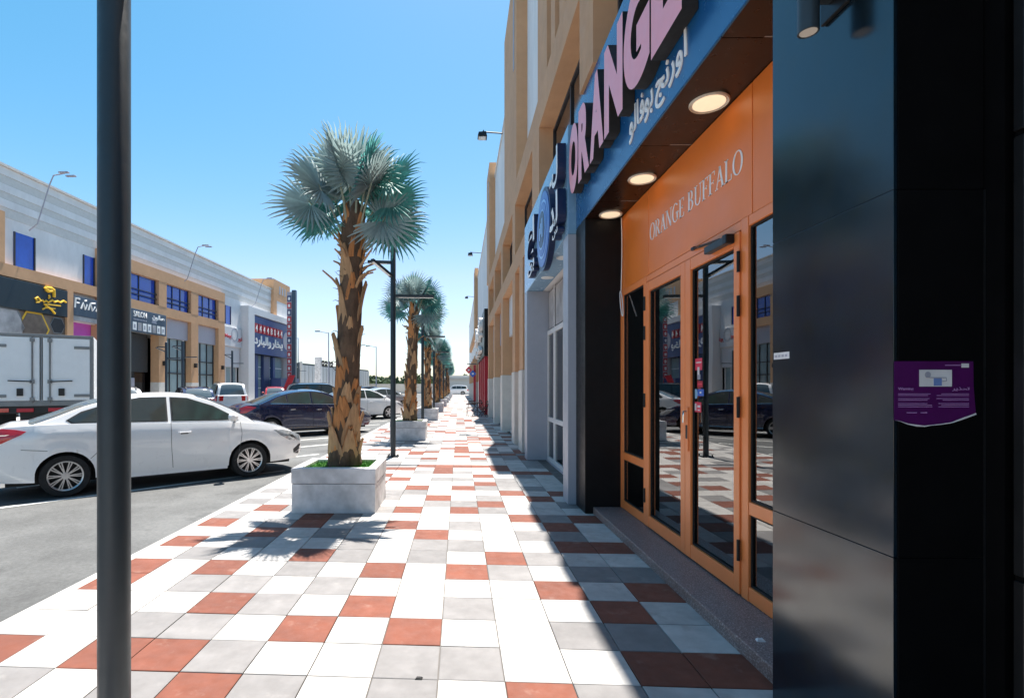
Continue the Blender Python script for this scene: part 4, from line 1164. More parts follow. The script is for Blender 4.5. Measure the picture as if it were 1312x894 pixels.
    sides = (-1, 1)
    for s in sides:
        for poly in spec['side']:
            fr = plate('window_trim', grow(poly, .028), 'plastic_black', .005, s)
            plate('side_window', poly, glassmat, .011, s, parent=fr)
    # windscreen and rear window lie on the roof surface
    def roofplate(nm, a, b, ua, ub, off, mat):
        rows = []
        for i in range(11):
            x = lerp(a, b, i / 10); u = lerp(ua, ub, i / 10)
            dz = (roof(x + .01) - roof(x - .01)) / .02; nl = math.hypot(1, dz)
            rows.append([(lambda p: (p[0] - off * dz / nl, p[1], p[2] + off / nl))(roofpt(x, u * (-1 + 2 * k / 10))) for k in range(11)])
        return MB().grid(rows).build(nm, mat, t, smooth=True, local=True)
    ws = spec['roof'][-1][0]
    if spec['boxy']:
        roofplate('windscreen', spec['roof'][-4][0] + .05, ws - .10, .90, .88, .008, glassmat)
        roofplate('rear_window', spec['roof'][0][0] + .005, spec['roof'][2][0] - .04, .86, .80, .012, 'car_glass_back')
    else:
        roofplate('windscreen', .45, ws - .10, .88, .93, .008, glassmat)
        roofplate('rear_window', -1.82, -.98, .90, .86, .008, 'car_glass_back' if paint == 'car_white' else glassmat)
    # door gaps
    fnS = lambda s: (lambda x, z, o: SP(x, z, o, s))
    for s in sides if detail > 1 else (-1, 1):
        for ln in spec['seams']:
            pts = []
            for (xa, za), (xb, zb_) in zip(ln[:-1], ln[1:]):
                pts += [(lerp(xa, xb, k / 6), lerp(za, zb_, k / 6)) for k in range(6)]
            pts.append(ln[-1])
            rows = []
            for i, (x, z) in enumerate(pts):
                a, b = pts[max(0, i - 1)], pts[min(len(pts) - 1, i + 1)]; dx, dz = b[0] - a[0], b[1] - a[1]; q = math.hypot(dx, dz); nx, nz_ = -dz / q * .0035, dx / q * .0035
                rows.append([SP(x - nx, z - nz_, .0045, s), SP(x + nx, z + nz_, .0045, s)])
            MB().grid(rows).build('door_gap', 'seam' if paint in ('car_white', 'car_silver') else 'dark_rubber', body, local=True)
        for (hx_, hz) in spec['handles']:
            p = SP(hx_, hz, 0, s)
            h = MB().tube([(p[0] - .09, p[1] - s * .005, p[2]), (p[0] - .075, p[1] + s * .028, p[2] + .003), (p[0] + .075, p[1] + s * .028, p[2] + .006), (p[0] + .09, p[1] - s * .005, p[2] + .006)], .012, 6)
            h.build('door_handle', paint if paint in ('car_white',) else 'chrome', body, smooth=True, local=True)
            plate('handle_cup', [(hx_ - .06, hz - .028), (hx_ + .05, hz - .028), (hx_ + .06, hz + .005), (hx_ - .07, hz + .005)], 'seam', .0012, s, parent=body, fn=fnS(s))
        # door mirror
        mx = spec['roof'][-1][0] - .52; mz = belt(mx) + .10; my = halfw(mx) * .95
        mm = MB()
        ring = []
        for k, (f, yy, sx) in enumerate(((.55, .02, 0), (1, .06, .0), (1.05, .13, -.01), (.9, .20, -.03), (.45, .225, -.04))):
            ring.append([(mx + sx + .085 * f * math.cos(a), s * (my + yy), mz + .075 * f * math.sin(a)) for a in [2 * math.pi * q / 12 for q in range(12)]])
        mm.grid(ring, close=True); mm.face(ring[0]); mm.face(ring[-1])
        mo = mm.build('door_mirror', paint, t, smooth=True, local=True, angle=60)
        MB().tube([(mx + .06, s * (my - .05), mz - .08), (mx + .02, s * (my + .06), mz - .05)], .022, 6).build('mirror_arm', 'plastic_black', mo, local=True)
        # lamps wrap onto the flank
        if spec['boxy']:
            plate('taillight', [(-hx * .998, spec['tailrear'][0] - .38), (-hx * .93, spec['tailrear'][0] - .38), (-hx * .93, spec['tailrear'][0] - .08), (-hx * .998, spec['tailrear'][0] - .06)], 'tail_red', .006, s, fn=fnS(s))
        else:
            plate('taillight', [(-hx * .998, .80), (-hx * .92, .83), (-hx * .825, .955), (-hx * .80, 1.0), (-hx * .86, 1.03), (-hx * .93, 1.045), (-hx * .998, .97)], 'tail_red', .006, s, fn=fnS(s))
            if detail > 1:
                plate('taillight_bar', [(-hx * .995, .92), (-hx * .90, .945), (-hx * .88, .96), (-hx * .995, .945)], 'lamp_rim', .010, s, fn=fnS(s))
        zb1 = belt(hx * .80)
        hl = plate('headlight', [(hx * .995, zb1 - .30), (hx * .88, zb1 - .27), (hx * .79, zb1 - .15), (hx * .735, zb1 - .045), (hx * .82, zb1 - .055), (hx * .93, zb1 - .11), (hx * .995, zb1 - .19)], 'lamp_clear', .005, s, fn=fnS(s))
        if detail > 1:
            plate('lamp_lens', [(hx * .94, zb1 - .235), (hx * .90, zb1 - .215), (hx * .875, zb1 - .155), (hx * .92, zb1 - .165)], 'plastic_black', .008, s, parent=hl, fn=fnS(s))
            plate('fog_lamp_bezel', [(hx * .995, .33), (hx * .93, .36), (hx * .915, .44), (hx * .97, .52), (hx * .995, .53)], 'plastic_black', .005, s, fn=fnS(s))
            MB().tube([SP(hx * .93, .37, .012, s), SP(hx * .96, .40, .012, s), SP(hx * .985, .44, .012, s)], .010, 5).build('fog_lamp_trim', 'chrome', t, local=True)
            plate('fuel_flap', [(-1.72, .88), (-1.50, .88), (-1.50, 1.02), (-1.72, 1.02)], paint, .0016, s, parent=body, fn=fnS(s)) if s < 0 else None
            MB().grid([[SP(x, cl + .06 + .0 * x, .006, s), SP(x, cl + .005, .012, s)] for x in [lerp(xr + ar + .02, xf - ar - .02, q / 12) for q in range(13)]]).build('sill_strip', paint, t, local=True)
        elif paint == 'car_blue':
            MB().tube([SP(lerp(xr + ar, xf - ar, q / 12), cl + .10, .008, s) for q in range(13)], .014, 5).build('chrome_strip', 'chrome', t, local=True)
            MB().tube([(lerp(-1.4, 1.0, q / 10), s * (caby(lerp(-1.4, 1.0, q / 10), belt(lerp(-1.4, 1.0, q / 10)) + .02) + .012), belt(lerp(-1.4, 1.0, q / 10)) + .015) for q in range(11)], .012, 5).build('chrome_strip', 'chrome', t, local=True)
    # rear face: number plate, rear lamps on the tail, bumper
    zt = spec['tailrear'][0]
    pz = (zt - .22) if not spec['boxy'] else zt - .20
    xb = -hx + tail(pz) - .10
    BX('number_plate', 'plate_white', t, xb - .022, xb - .008, -.26, .26, pz - .06, pz + .06, local=True)
    if spec['boxy']:
        for s in sides:
            BX('rear_lamp', 'tail_red', t, -hx + tail(zt - .2) - .062, -hx + tail(zt - .2) + .05, s * hw * .60 - .12, s * hw * .60 + .12, zt - .38, zt - .08, bevel=.01, local=True)
        BX('rear_bumper', paint, t, -hx - .16, -hx + .1, -hw * .86, hw * .86, cl + .10, cl + .36, bevel=.03, local=True)
        MB().tube([(x0 + .35, -hw * .62, roof(x0 + .35) + .01), (x0 + .5, -hw * .62, roof(x0 + .5) + .05), (.2, -hw * .62, roof(.2) + .03)], .018, 6).build('roof_rail', 'plastic_black', t, local=True)
        MB().tube([(x0 + .35, hw * .62, roof(x0 + .35) + .01), (x0 + .5, hw * .62, roof(x0 + .5) + .05), (.2, hw * .62, roof(.2) + .03)], .018, 6).build('roof_rail', 'plastic_black', t, local=True)
    BX('front_grille', 'plastic_black', t, hx - .02, hx + .088, -.36, .36, .45, .62, bevel=.01, local=True)
    # dark undertray seen through the wheel openings
    BX('undertray', 'dark_rubber', t, -hx * .9, hx * .9, -hw * .70, hw * .70, cl - .01, wr + ar * .9, local=True)
    BX('floor_pan', 'dark_rubber', t, xr + ar + .02, xf - ar - .02, -hw * .92, hw * .92, cl - .012, cl + .10, local=True)
    # wheels
    for wx in (xf, xr):
        for s in sides:
            yo = s * (hw - .035)
            nseg = 36 if detail > 1 else 20
            ty = MB().lathe([(wr * .70, yo - s * .21), (wr * .93, yo - s * .215), (wr, yo - s * .18), (wr, yo - s * .03), (wr * .955, yo - s * .003), (wr * .80, yo), (wr * .70, yo - s * .012)], nseg, (wx, 0, wr), ax='y', cap=False)
            wh = ty.build('wheel', 'tyre', t, smooth=True, local=True, angle=40)
            MB().lathe([(0, yo - s * .11), (wr * .71, yo - s * .10)], nseg, (wx, 0, wr), ax='y', cap=False).build('brake_disc', 'plastic_black', wh, local=True)
            ri = MB().lathe([(wr * .70, yo - s * .13), (wr * .715, yo - s * .012), (wr * .70, yo - s * .001), (wr * .645, yo - s * .010), (wr * .63, yo - s * .05)], nseg, (wx, 0, wr), ax='y', cap=False)
            for k in range(20 if detail > 1 else 5):
                base = 2 * math.pi * (k // 2) / 10 + (-.085 if k % 2 else .085) if detail > 1 else 2 * math.pi * k / 5
                if detail > 1:
                    for da in ((-.035, .035),):
                        a0 = base
                        wi, wo_ = .009, .015
                        e = Vector((math.cos(a0), 0, math.sin(a0))); q = Vector((-math.sin(a0), 0, math.cos(a0)))
                        c = Vector((wx, 0, wr))
                        def P(r, w, yy): return c + e * r + q * w + Vector((0, yy, 0))
                        ri.hexa([P(.04, -wi, yo - s * .05), P(wr * .66, -wo_ * .75, yo - s * .04), P(wr * .66, wo_ * .75, yo - s * .04), P(.04, wi, yo - s * .05),
                                 P(.04, -wi * .8, yo - s * .016), P(wr * .66, -wo_ * .5, yo - s * .006), P(wr * .66, wo_ * .5, yo - s * .006), P(.04, wi * .8, yo - s * .016)])
                else:
                    e = Vector((math.cos(base), 0, math.sin(base))); q = Vector((-math.sin(base), 0, math.cos(base))); c = Vector((wx, 0, wr))
                    def P(r, w, yy): return c + e * r + q * w + Vector((0, yy, 0))
                    ri.hexa([P(.03, -.05, yo - s * .05), P(wr * .66, -.05, yo - s * .04), P(wr * .66, .05, yo - s * .04), P(.03, .05, yo - s * .05),
                             P(.03, -.04, yo - s * .016), P(wr * .66, -.035, yo - s * .006), P(wr * .66, .035, yo - s * .006), P(.03, .04, yo - s * .016)])
            ri.lathe([(0, yo - s * .008), (.05, yo - s * .010), (.058, yo - s * .05)], 14, (wx, 0, wr), ax='y', cap=False)
            ri.build('rim', 'alloy', wh, smooth=True, local=True, angle=40)
    return t

H = math.radians(39)
def at(px, yv): return (px - 588) / 654 * yv
car('parked_car', 'white saloon car with red tail lamp parked nose in to the walk', 'car', (-5.33, 9.16, ROAD), H, SEDAN, 'car_white', 'cars parked nose in along the walk')
car('parked_car', 'dark blue saloon car beyond the white one, chrome window strip', 'car', (-5.42, 17.75, ROAD), H, SEDAN, 'car_blue', 'cars parked nose in along the walk', detail=1)
car('parked_car', 'white saloon car showing between the first and second palm trunks', 'car', (-5.1, 26.0, ROAD), H, SEDAN, 'car_white', 'cars parked nose in along the walk', detail=1)
car('parked_car', 'silver car roof just beyond the second white saloon', 'car', (-5.6, 37.0, ROAD), H, SEDAN, 'car_silver', 'cars parked nose in along the walk', detail=1)
H2 = math.radians(127)
car('parked_car', 'white off-road wagon seen from behind, red lamps, by the small white shop', 'car', (at(290, 31.5), 31.5, ROAD), math.radians(122), SUV, 'car_white', 'cars parked against the far shops', detail=1)
car('parked_car', 'dark navy hatchback seen from behind beside the white wagon', 'car', (at(246, 29.0), 29.0, ROAD), H2, HATCH, 'car_navy', 'cars parked against the far shops', detail=1)
car('parked_car', 'white car mostly hidden behind the near lamp post and truck', 'car', (at(150, 22.0), 22.0, ROAD), H2, HATCH, 'car_white', 'cars parked against the far shops', detail=1)
car('parked_car', 'red car before the blue shop with only its roof showing', 'car', (at(352, 45), 45.0, ROAD), math.radians(110), HATCH, 'car_red', 'cars parked against the far shops', detail=1)
car('parked_car', 'black off-road wagon left of the nearest palm trunk', 'car', (at(412, 36), 36.0, ROAD), math.radians(25), SUV, 'car_black', 'cars out in the middle bays', detail=1)
car('parked_car', 'pale silver car beyond the red one', 'car', (at(383, 50), 50.0, ROAD), math.radians(110), SEDAN, 'car_silver', 'cars out in the middle bays', detail=1)
car('parked_car', 'distant dark car right of the nearest palm trunk', 'car', (at(476, 52), 52.0, ROAD), H, HATCH, 'car_navy', 'cars out in the middle bays', detail=1)
car('parked_car', 'distant white wagon crossing the end of the walk', 'car', (at(583, 88), 98.0, ROAD), math.radians(180), SUV, 'car_white', detail=1)

# ---------------------------------------------------------------- box truck
def truck():
    t = thing('box_truck', 'small white box truck seen from behind with double doors and locking bars', 'truck', (at(53, 12.6), 12.6, ROAD), math.radians(122))
    w = 1.05; zb, zt = 1.22, 2.93
    b = MB().box(0.02, 3.4, -w, w, zb, zt).build('box_body', 'truck_panel', t, bevel=.02, local=True)
    for (y0, y1, z0, z1) in ((-w, w, zt - .06, zt + .01), (-w, w, zb - .05, zb + .07), (-w - .005, -w + .06, zb + .07, zt - .06), (w - .06, w + .005, zb + .07, zt - .06)):
        BX('door_frame', 'truck_steel', b, -.035, .018, y0, y1, z0, z1, bevel=.006, local=True)
    for s in (-1, 1):
        d_ = BX('cargo_door', 'truck_panel', t, -.03, .016, min(s * .012, s * (w - .075)), max(s * .012, s * (w - .075)), zb + .085, zt - .075, bevel=.01, local=True)
        BX('door_seal', 'dark_rubber', d_, -.036, -.031, min(s * .012, s * .03), max(s * .012, s * .03), zb + .09, zt - .08, local=True)
        for q in (.17,):
            MB().tube([(-.055, s * q, zb + .03), (-.055, s * q, zt - .03)], .018, 8).build('locking_bar', 'truck_steel', d_, smooth=True, local=True)
            for z in (zb + .12, zb + .55, zt - .14):
                BX('bar_clamp', 'truck_steel', d_, -.075, -.031, s * q - .045, s * q + .045, z - .045, z + .045, bevel=.006, local=True)
        MB().tube([(-.07, s * .17, zb + .55), (-.085, s * .42, zb + .56), (-.07, s * .62, zb + .57)], .016, 6).build('door_lever', 'plastic_black', d_, local=True)
        BX('lever_catch', 'plastic_black', d_, -.075, -.031, s * .40 - .06, s * .40 + .06, zb + .20, zb + .38, bevel=.008, local=True)
        for z in (zb + .2, zt - .3):
            BX('hinge_strap', 'truck_steel', d_, -.05, -.031, min(s * (w - .40), s * (w - .08)), max(s * (w - .40), s * (w - .08)), z - .035, z + .035, bevel=.005, local=True)
    BX('rear_sill', 'plastic_black', t, -.02, 3.2, -w + .05, w - .05, zb - .22, zb - .055, local=True)
    BX('chassis', 'plastic_black', t, .1, 5.2, -.42, .42, .62, zb - .225, local=True)
    BX('under_bar', 'plastic_black', t, -.05, .05, -w + .1, w - .1, .62, .74, bevel=.01, local=True)
    for s in (-1, 1):
        BX('taillight', 'tail_red', t, -.07, -.021, s * .78 - .18, s * .78 + .18, zb - .19, zb - .09, bevel=.01, local=True)
        BX('tail_lens', 'sign_red', t, -.07, -.021, s * .30 - .16, s * .30 + .16, zb - .19, zb - .10, bevel=.01, local=True)
        BX('mud_flap', 'dark_rubber', t, .35, .37, s * .78 - .25, s * .78 + .25, .22, .98, local=True)
    MB().prism([(3.5, .75), (5.3, .75), (5.35, 1.25), (4.9, 2.25), (3.55, 2.3)], lambda u, v, d_: (u, d_, v), -.98, .98).build('cab', 'truck_panel', t, bevel=.05, local=True)
    MB().prism([(4.0, 1.45), (5.15, 1.4), (4.85, 2.1), (4.0, 2.12)], lambda u, v, d_: (u, d_, v), -.99, .99).build('cab_window', 'car_glass', t, local=True)
    for x in (.95, 4.5):
        for s in (-1, 1):
            wh = MB().lathe([(.22, s * .66), (.36, s * .66), (.38, s * .70), (.38, s * .90), (.35, s * .93), (.22, s * .92)], 24, (x, 0, .38), ax='y', cap=False).build('wheel', 'tyre', t, smooth=True, local=True)
            MB().lathe([(0, s * .84), (.12, s * .86), (.225, s * .88)], 20, (x, 0, .38), ax='y', cap=False).build('rim', 'alloy', wh, smooth=True, local=True)
truck()
# ================================================================ BUILDING ACROSS THE ROAD (turned a little to the street)
PHI = math.atan(-0.0425)
LBx, LBy = -21.85, 24.3
def lb(px, py):
    """a point of the photograph on the facade -> distance along it, height"""
    Y = 22.88 / (0.0425 - (px - 588) / 654)
    return (Y - LBy) * 1.0009, 1.6 + (495 - py) * Y / 654
def S_(px): return lb(px, 0)[0]
lbt = thing('shop_building', 'long white and tan shop building with blue windows across the road', 'building', (LBx, LBy, 0.07), PHI)
GZ = 0.07
def LX(name, mat, x0, x1, s0, s1, z0, z1, parent=None, bevel=0):
    return BX(name, mat, parent or lbt, x0, x1, s0, s1, z0 - GZ, z1 - GZ, bevel=bevel, local=True)
sE = S_(373.5)
LX('wall', 'white_render', -14, -.30, -45, sE, 5.3, 9.85)
LX('wall_core', 'shop_dark', -14, -2.6, -45, sE, 0.07, 5.297)
# boarded parapet: horizontal bands standing proud by turns
zs = [9.853, 10.32, 10.72, 11.05, 11.45, 11.85, 12.25]
for i, (a, b) in enumerate(zip(zs[:-1], zs[1:])):
    LX('parapet_board', 'white_render' if i % 2 else 'white_clad', -14, -.28 + (.02 if i % 2 else 0) + .008 * i, -45, sE, a, b - .012)
LX('coping', 'white_clad', -14.05, -.1, -45, sE, 12.252, 12.36)
# tan string course and frame
sF0, sF1 = S_(128), S_(288)
LX('string_course', 'tan_render', -.6, 0.0, -45, sF0 - .003, 6.93, 7.53)
LX('frame_head', 'tan_render', -.6, 0.02, sF0, sF1, 9.12, 9.9)
LX('string_course', 'tan_render', -.6, 0.0, sF0, sF1, 6.66, 7.34)
pil = [(sF0, sF0 + .5)] + [(S_(a), S_(b)) for a, b in ((203.5, 213.5), (245, 254), (280, 288))]
for a, b in pil:
    LX('pilaster', 'tan_render', -.6, .01, a, b, 7.343, 9.117)
    LX('pilaster', 'tan_render', -.6, .01, a, b, 1.9, 6.657)
    LX('pilaster_base', 'white_clad', -.6, .03, a - .02, b + .02, 0.07, 1.897)
for (px0, px1) in ((-70, -62), (-180, -165), (86, 94)):
    a, b = S_(px0), S_(px1)
    LX('pilaster', 'tan_render', -.6, .01, a, b, 1.9, 6.927)
    LX('pilaster_base', 'white_clad', -.6, .03, a - .02, b + .02, 0.07, 1.897)
# a tall tan tower at the left edge and one near the right end with slots
LX('tower_block', 'tan_render', -.6, 0.02, S_(-40), S_(6), 7.533, 10.0)
a, b = S_(350), S_(371)
LX('tower_block', 'tan_render', -3.2, .05, a, b, 12.0, 13.5)
LX('tower_block', 'tan_render', -.6, .05, a, a + .9, 9.45, 11.997)
LX('tower_block', 'tan_render', -.6, .05, b - .7, b, 9.45, 11.997)
LX('tower_block', 'white_render', -.6, .03, a + .903, b - .703, 9.45, 11.2)
LX('tower_block', 'tan_render', -.6, .045, a + .903, b - .703, 11.203, 11.997)
for k in range(3):
    q = a + 1.6 + k * .75
    LX('slot_panel', 'portal_grey', .046, .07, q, q + .3, 12.05, 12.95)
# windows: recessed blue glass with mullions and rails
def window(px0, px1, z0, z1, rails=True, deep=-.30, nm=3):
    s0, s1 = S_(px0) + .02, S_(px1) - .02
    w = LX('window', 'window_blue', deep - .04, deep + .02, s0, s1, z0 + .01, z1 - .01)
    for k in range(nm + 1):
        q = s0 + (s1 - s0 - .07) * k / nm
        LX('mullion', 'window_frame', deep + .022, deep + .07, q, q + .07, z0 + .01, z1 - .01, w)
    if rails:
        for z in (z0 + .38, z0 + .72):
            LX('guard_rail', 'window_frame', deep + .14, deep + .19, s0, s1, z, z + .06, w)
    return w
window(134, 203.5, 7.36, 9.10); window(213.5, 245, 7.36, 9.10); window(254, 280, 7.36, 9.10)
window(24, 52, 7.56, 9.3, False, -.31, 1); window(112, 127, 7.56, 9.3, False, -.31, 1); window(292, 299.5, 7.3, 9.0, False, -.31, 1)
for p in (-60, -150, -300): window(p, p + 40, 7.56, 9.3, False, -.31, 1)
# ground floor: salon, pale shops
LX('shutter', 'shutter_grey', -.8, -.7, S_(134), S_(201.5), 2.6, 5.2)
LX('shop_window', 'window_dark', -1.0, -.9, S_(134), S_(201.5), .1, 2.6)
for k in range(5):
    q = S_(140) + k * .75
    LX('garment', ['shop_white', 'poster_pale', 'sign_red', 'poster_brown', 'print_grey'][k], -.88, -.75, q, q + .42, .6 + .1 * (k % 2), 2.0 + .2 * (k % 3), bevel=.06)
for px0, px1 in ((213.5, 245), (254, 280)):
    s0, s1 = S_(px0), S_(px1)
    LX('sign_panel', 'grey_panel', -.5, -.28, s0 + .01, s1 - .01, 5.2, 6.65)
    w = LX('shop_window', 'window_pale', -.6, -.5, s0 + .01, s1 - .01, .1, 5.19)
    for k in range(4):
        q = s0 + .02 + (s1 - s0 - .12) * k / 3
        LX('mullion', 'window_frame', -.498, -.43, q, q + .08, .1, 5.18, w)
    for z in (2.55, 3.6):
        LX('transom', 'window_frame', -.495, -.44, s0 + .02, s1 - .02, z, z + .08, w)
# left shops below the dark signs
LX('shop_front', 'shop_dark', -.9, -.6, S_(-62), S_(86), .1, 5.3)
LX('shop_front', 'magenta', -.7, -.55, S_(94) + .02, sF0 - .02, .1, 5.32)
LX('fascia', 'shop_dark', -.6, -.35, S_(-165), S_(-70), .1, 6.9)
# white stretch with the little shop before the blue one
LX('shop_front', 'shop_white', -.6, -.31, sF1 + .01, S_(311), 3.4, 5.297)
w = LX('shop_window', 'window_pale', -.7, -.6, sF1 + .01, S_(311), .1, 3.39)
for k in range(4):
    q = sF1 + .05 + k * 1.05
    LX('mullion', 'shop_white', -.598, -.52, q, q + .12, .1, 3.38, w)

def sign_panel(name, label, mat, px0, px1, z0, z1, x1, thick=.25, cat='sign'):
    o = bpy.data.objects.new(name, None); o.location = (LBx, LBy, GZ); o.rotation_euler = (0, 0, PHI); col.objects.link(o)
    tag(o, label, cat)
    LX('sign_board', mat, x1 - thick, x1, S_(px0), S_(px1), z0, z1, o, bevel=.02)
    return o
def sign_text(o, body, s, z, x, w, h, mat='letter_white', ext=.06, name='lettering', off=.02):
    me = text_mesh(body, 1.0, extrude=ext, offset=off, width=w, height=h, mats=(mat,))
    me.transform(basis('east', (x, s, z - GZ))); me.update()
    return link(name, me, o, local=True)
def strokes(o, name, mat, pts, r, x, s0, z0, sc_):
    MB().tube([(x, s0 + p[0] * sc_, z0 + p[1] * sc_ - GZ) for p in pts], [r * q for q in [1] * len(pts)], 6).build(name, mat, o, local=True)
sg = sign_panel('shop_sign', 'black shop sign with a yellow brush lettered logo and turban head', 'sign_navy', -40, 86, 5.42, 6.86, .04)
c0 = S_(30)
for P_, r in (([(1.15, 1.30), (1.25, 1.42), (1.6, 1.44), (1.8, 1.35), (1.82, 1.1), (1.8, .92)], .085), ([(1.2, 1.32), (1.4, 1.22), (1.65, 1.28)], .10), ([(1.45, 1.0), (1.5, .85), (1.42, .78)], .05),
              ([(.6, .52), (.5, .62), (.65, .72), (.8, .6), (.75, .45), (.55, .40)], .05), ([(.8, .52), (1.0, .6), (1.1, .5), (1.25, .62), (1.4, .52), (1.6, .66)], .05),
              ([(1.5, .6), (1.7, .72), (1.85, .62), (2.1, .72), (2.3, .66), (2.55, .82), (2.75, .74)], .055), ([(1.1, .36), (1.6, .42), (2.3, .46)], .05),
              ([(1.2, .30), (1.6, .16), (1.9, -.1)], .055), ([(1.0, .05), (1.2, .18), (1.9, .22)], .04)):
    strokes(sg, 'brush_stroke', 'gold', P_, r, .055, c0 + .2, 5.58, .86)
pb = sign_panel('shop_poster', 'printed shop front panel with hexagon pictures below the black sign', 'poster_brown', -8, 86, 3.1, 5.40, -.1)
for k, (px, zc, m_, r) in enumerate(((12, 4.55, 'poster_pale', 1.05), (46, 4.6, 'poster_brown', .95), (64, 3.5, 'boot_pale', .8), (28, 3.6, 'poster_pale', .6), (76, 4.9, 'shop_dark', .5))):
    cs = S_(px)
    for rr_, mm, x in ((r, 'gold' if k == 1 else 'truck_steel', -.085), (r * .88, m_, -.07)):
        MB().prism([(cs + rr_ * math.cos(math.pi / 3 * q), zc - GZ + rr_ * math.sin(math.pi / 3 * q)) for q in range(6)], lambda u, v, d_, x=x: (x - d_, u, v), .015, 0).build('hexagon_picture', mm, pb, local=True)
s2 = sign_panel('shop_sign', 'slate shop sign with white hand lettering over the pink front', 'sign_slate', 94.5, 128, 5.62, 6.72, .0)
for P_ in ([(0, .2), (.05, .75), (.35, .72)], [(.1, .5), (.3, .5)], [(.45, .2), (.6, .55), (.75, .2), (.9, .5)], [(1.0, .2), (1.15, .6), (1.3, .2), (1.5, .45)], [(1.2, .62), (1.5, .66)],
           [(1.6, .2), (1.75, .55), (1.95, .2), (2.1, .5)], [(2.25, .75), (2.3, .3), (2.2, -.05)], [(.7, .68), (.85, .72)]):
    strokes(s2, 'brush_stroke', 'letter_white', P_, .05, .02, S_(95.5), 5.85, 1.0)
LX('sign_board', 'poster_pale', -.25, -.03, S_(94.5), S_(128), 5.34, 5.60, s2)
s3 = sign_panel('salon_sign', 'slate SALON sign with a row of white picture squares', 'sign_slate', 134, 211, 5.22, 6.72, .12)
sa = S_(167.5); se = S_(210)
sign_text(s3, 'SALON', sa + .1, 6.22, .13, 1.3, .36, off=.004)
sign_text(s3, arabic('صالون'), se - 1.5, 6.18, .13, 1.35, .42)
for k in range(9):
    LX('print_line', 'print_grey', .121, .135, sa + .1 + k * .15, sa + .2 + k * .15, 5.98, 6.10, s3)
for k in range(7):
    q = sa + .02 + k * (se - sa) / 7
    p = LX('picture_square', 'letter_white' if k % 3 != 1 else 'poster_pale', .121, .14, q, q + (se - sa) / 7 - .14, 5.32, 5.86, s3)
    LX('picture_mark', 'print_grey', .141, .15, q + .1, q + .24, 5.45, 5.7, p)
MB().prism([(sa + 1.9, 5.98 - GZ), (sa + 2.5, 5.98 - GZ), (sa + 2.35, 6.3 - GZ), (sa + 2.2, 6.55 - GZ), (sa + 2.05, 6.3 - GZ)], lambda u, v, d_: (.121 + d_, u, v), 0, .02).build('emblem', 'print_grey', s3, local=True)
s4 = sign_panel('shop_sign', 'white shop sign with a thin red script and faint round crest', 'shop_white', 288.8, 311.5, 5.3, 7.1, -.15)
q = S_(289)
sign_text(s4, 'Meg', q + .15, 5.95, -.145, 1.2, .42, 'sign_red', .05); sign_text(s4, arabic('بخور'), q + 2.6, 5.8, -.145, 1.2, .5, 'sign_red', .05)
for r in (.62, .56):
    MB().lathe([(r - .03, -.14), (r, -.14), (r, -.148), (r - .03, -.148)], 24, (0, q + 2.0, 6.45 - GZ), ax='x', cap=False).build('crest_ring', 'print_grey', s4, local=True)

# blue shop with portal frame
bs = bpy.data.objects.new('blue_shop', None); bs.location = (LBx, LBy, GZ); bs.rotation_euler = (0, 0, PHI); col.objects.link(bs)
tag(bs, 'blue shop front in a pale grey portal at the end of the far building', 'shop front')
p0, p1, p2, p3 = S_(312), S_(320), S_(368), S_(374.5)
LX('portal_side', 'shop_white', -.5, .5, p0, p1, .07, 9.4, bs); LX('portal_side', 'shop_white', -.5, .5, p2, p3, .07, 9.4, bs)
LX('portal_head', 'shop_white', -.5, .497, p1 + .003, p2 - .003, 8.75, 9.4, bs)
LX('back_wall', 'shop_dark', -1.6, -1.5, p1, p3, .07, 5.29, bs); LX('side_wall', 'shop_white', -2.6, -.52, p2 + .05, p3, .07, 5.29, bs)
for a, b, m_ in ((321, 323, 'window_pale'), (323.4, 330.5, 'deep_blue'), (331, 334.5, 'sign_blue'), (335, 341, 'window_pale'), (341.5, 349, 'deep_blue'), (349.5, 353, 'window_pale'), (353.5, 356, 'sign_blue'), (356.5, 367, 'window_pale')):
    w = LX('shop_window' if m_ == 'window_pale' else 'column', m_, -.9, -.3 if m_ != 'window_pale' else -.6, S_(a), S_(b), .08, 4.88, bs)
    if m_ == 'window_pale':
        for z in (1.4, 2.4, 3.6): LX('transom', 'shop_white', -.598, -.55, S_(a) + .02, S_(b) - .02, z, z + .1, w)
LX('planter_screen', 'deep_blue', .6, 1.6, S_(341), S_(366), .07, 2.5, bs)
bsg = sign_panel('shop_sign', 'big blue sign with white Arabic lettering under a row of red digits', 'sign_blue', 320.4, 367.7, 4.92, 8.72, .30)
sp1, sp2 = S_(321), S_(358)
dig = '44448044'
for k, c in enumerate(dig):
    st = (sp2 - sp1) / 8
    r_ = LX('digit_block', 'sign_red', .30, .42, sp1 + .1 + k * st, sp1 + .1 + k * st + st * .72, 7.02, 7.95, bsg, bevel=.03)
    sign_text(r_, c, sp1 + .22 + k * st, 7.15, .43, st * .45, .62, 'letter_white', .05, 'digit', .004)
sign_text(bsg, arabic('بخار'), sp1 + 4.3, 5.6, .34, 3.0, 1.15, ext=.1, name='word', off=.02)
sign_text(bsg, arabic('والبارد'), sp1 + .1, 5.6, .34, 4.0, 1.2, ext=.1, name='word', off=.02)
cx_ = S_(363.5)
for r, m_, x in ((1.5, 'deep_blue', .31), (1.25, 'sign_blue', .33), (1.0, 'grey_panel', .35)):
    MB().lathe([(0, x), (r, x), (r, x - .02), (0, x - .02)], 28, (0, cx_, 6.85 - GZ), ax='x', cap=False).build('round_emblem', m_, bsg, local=True)

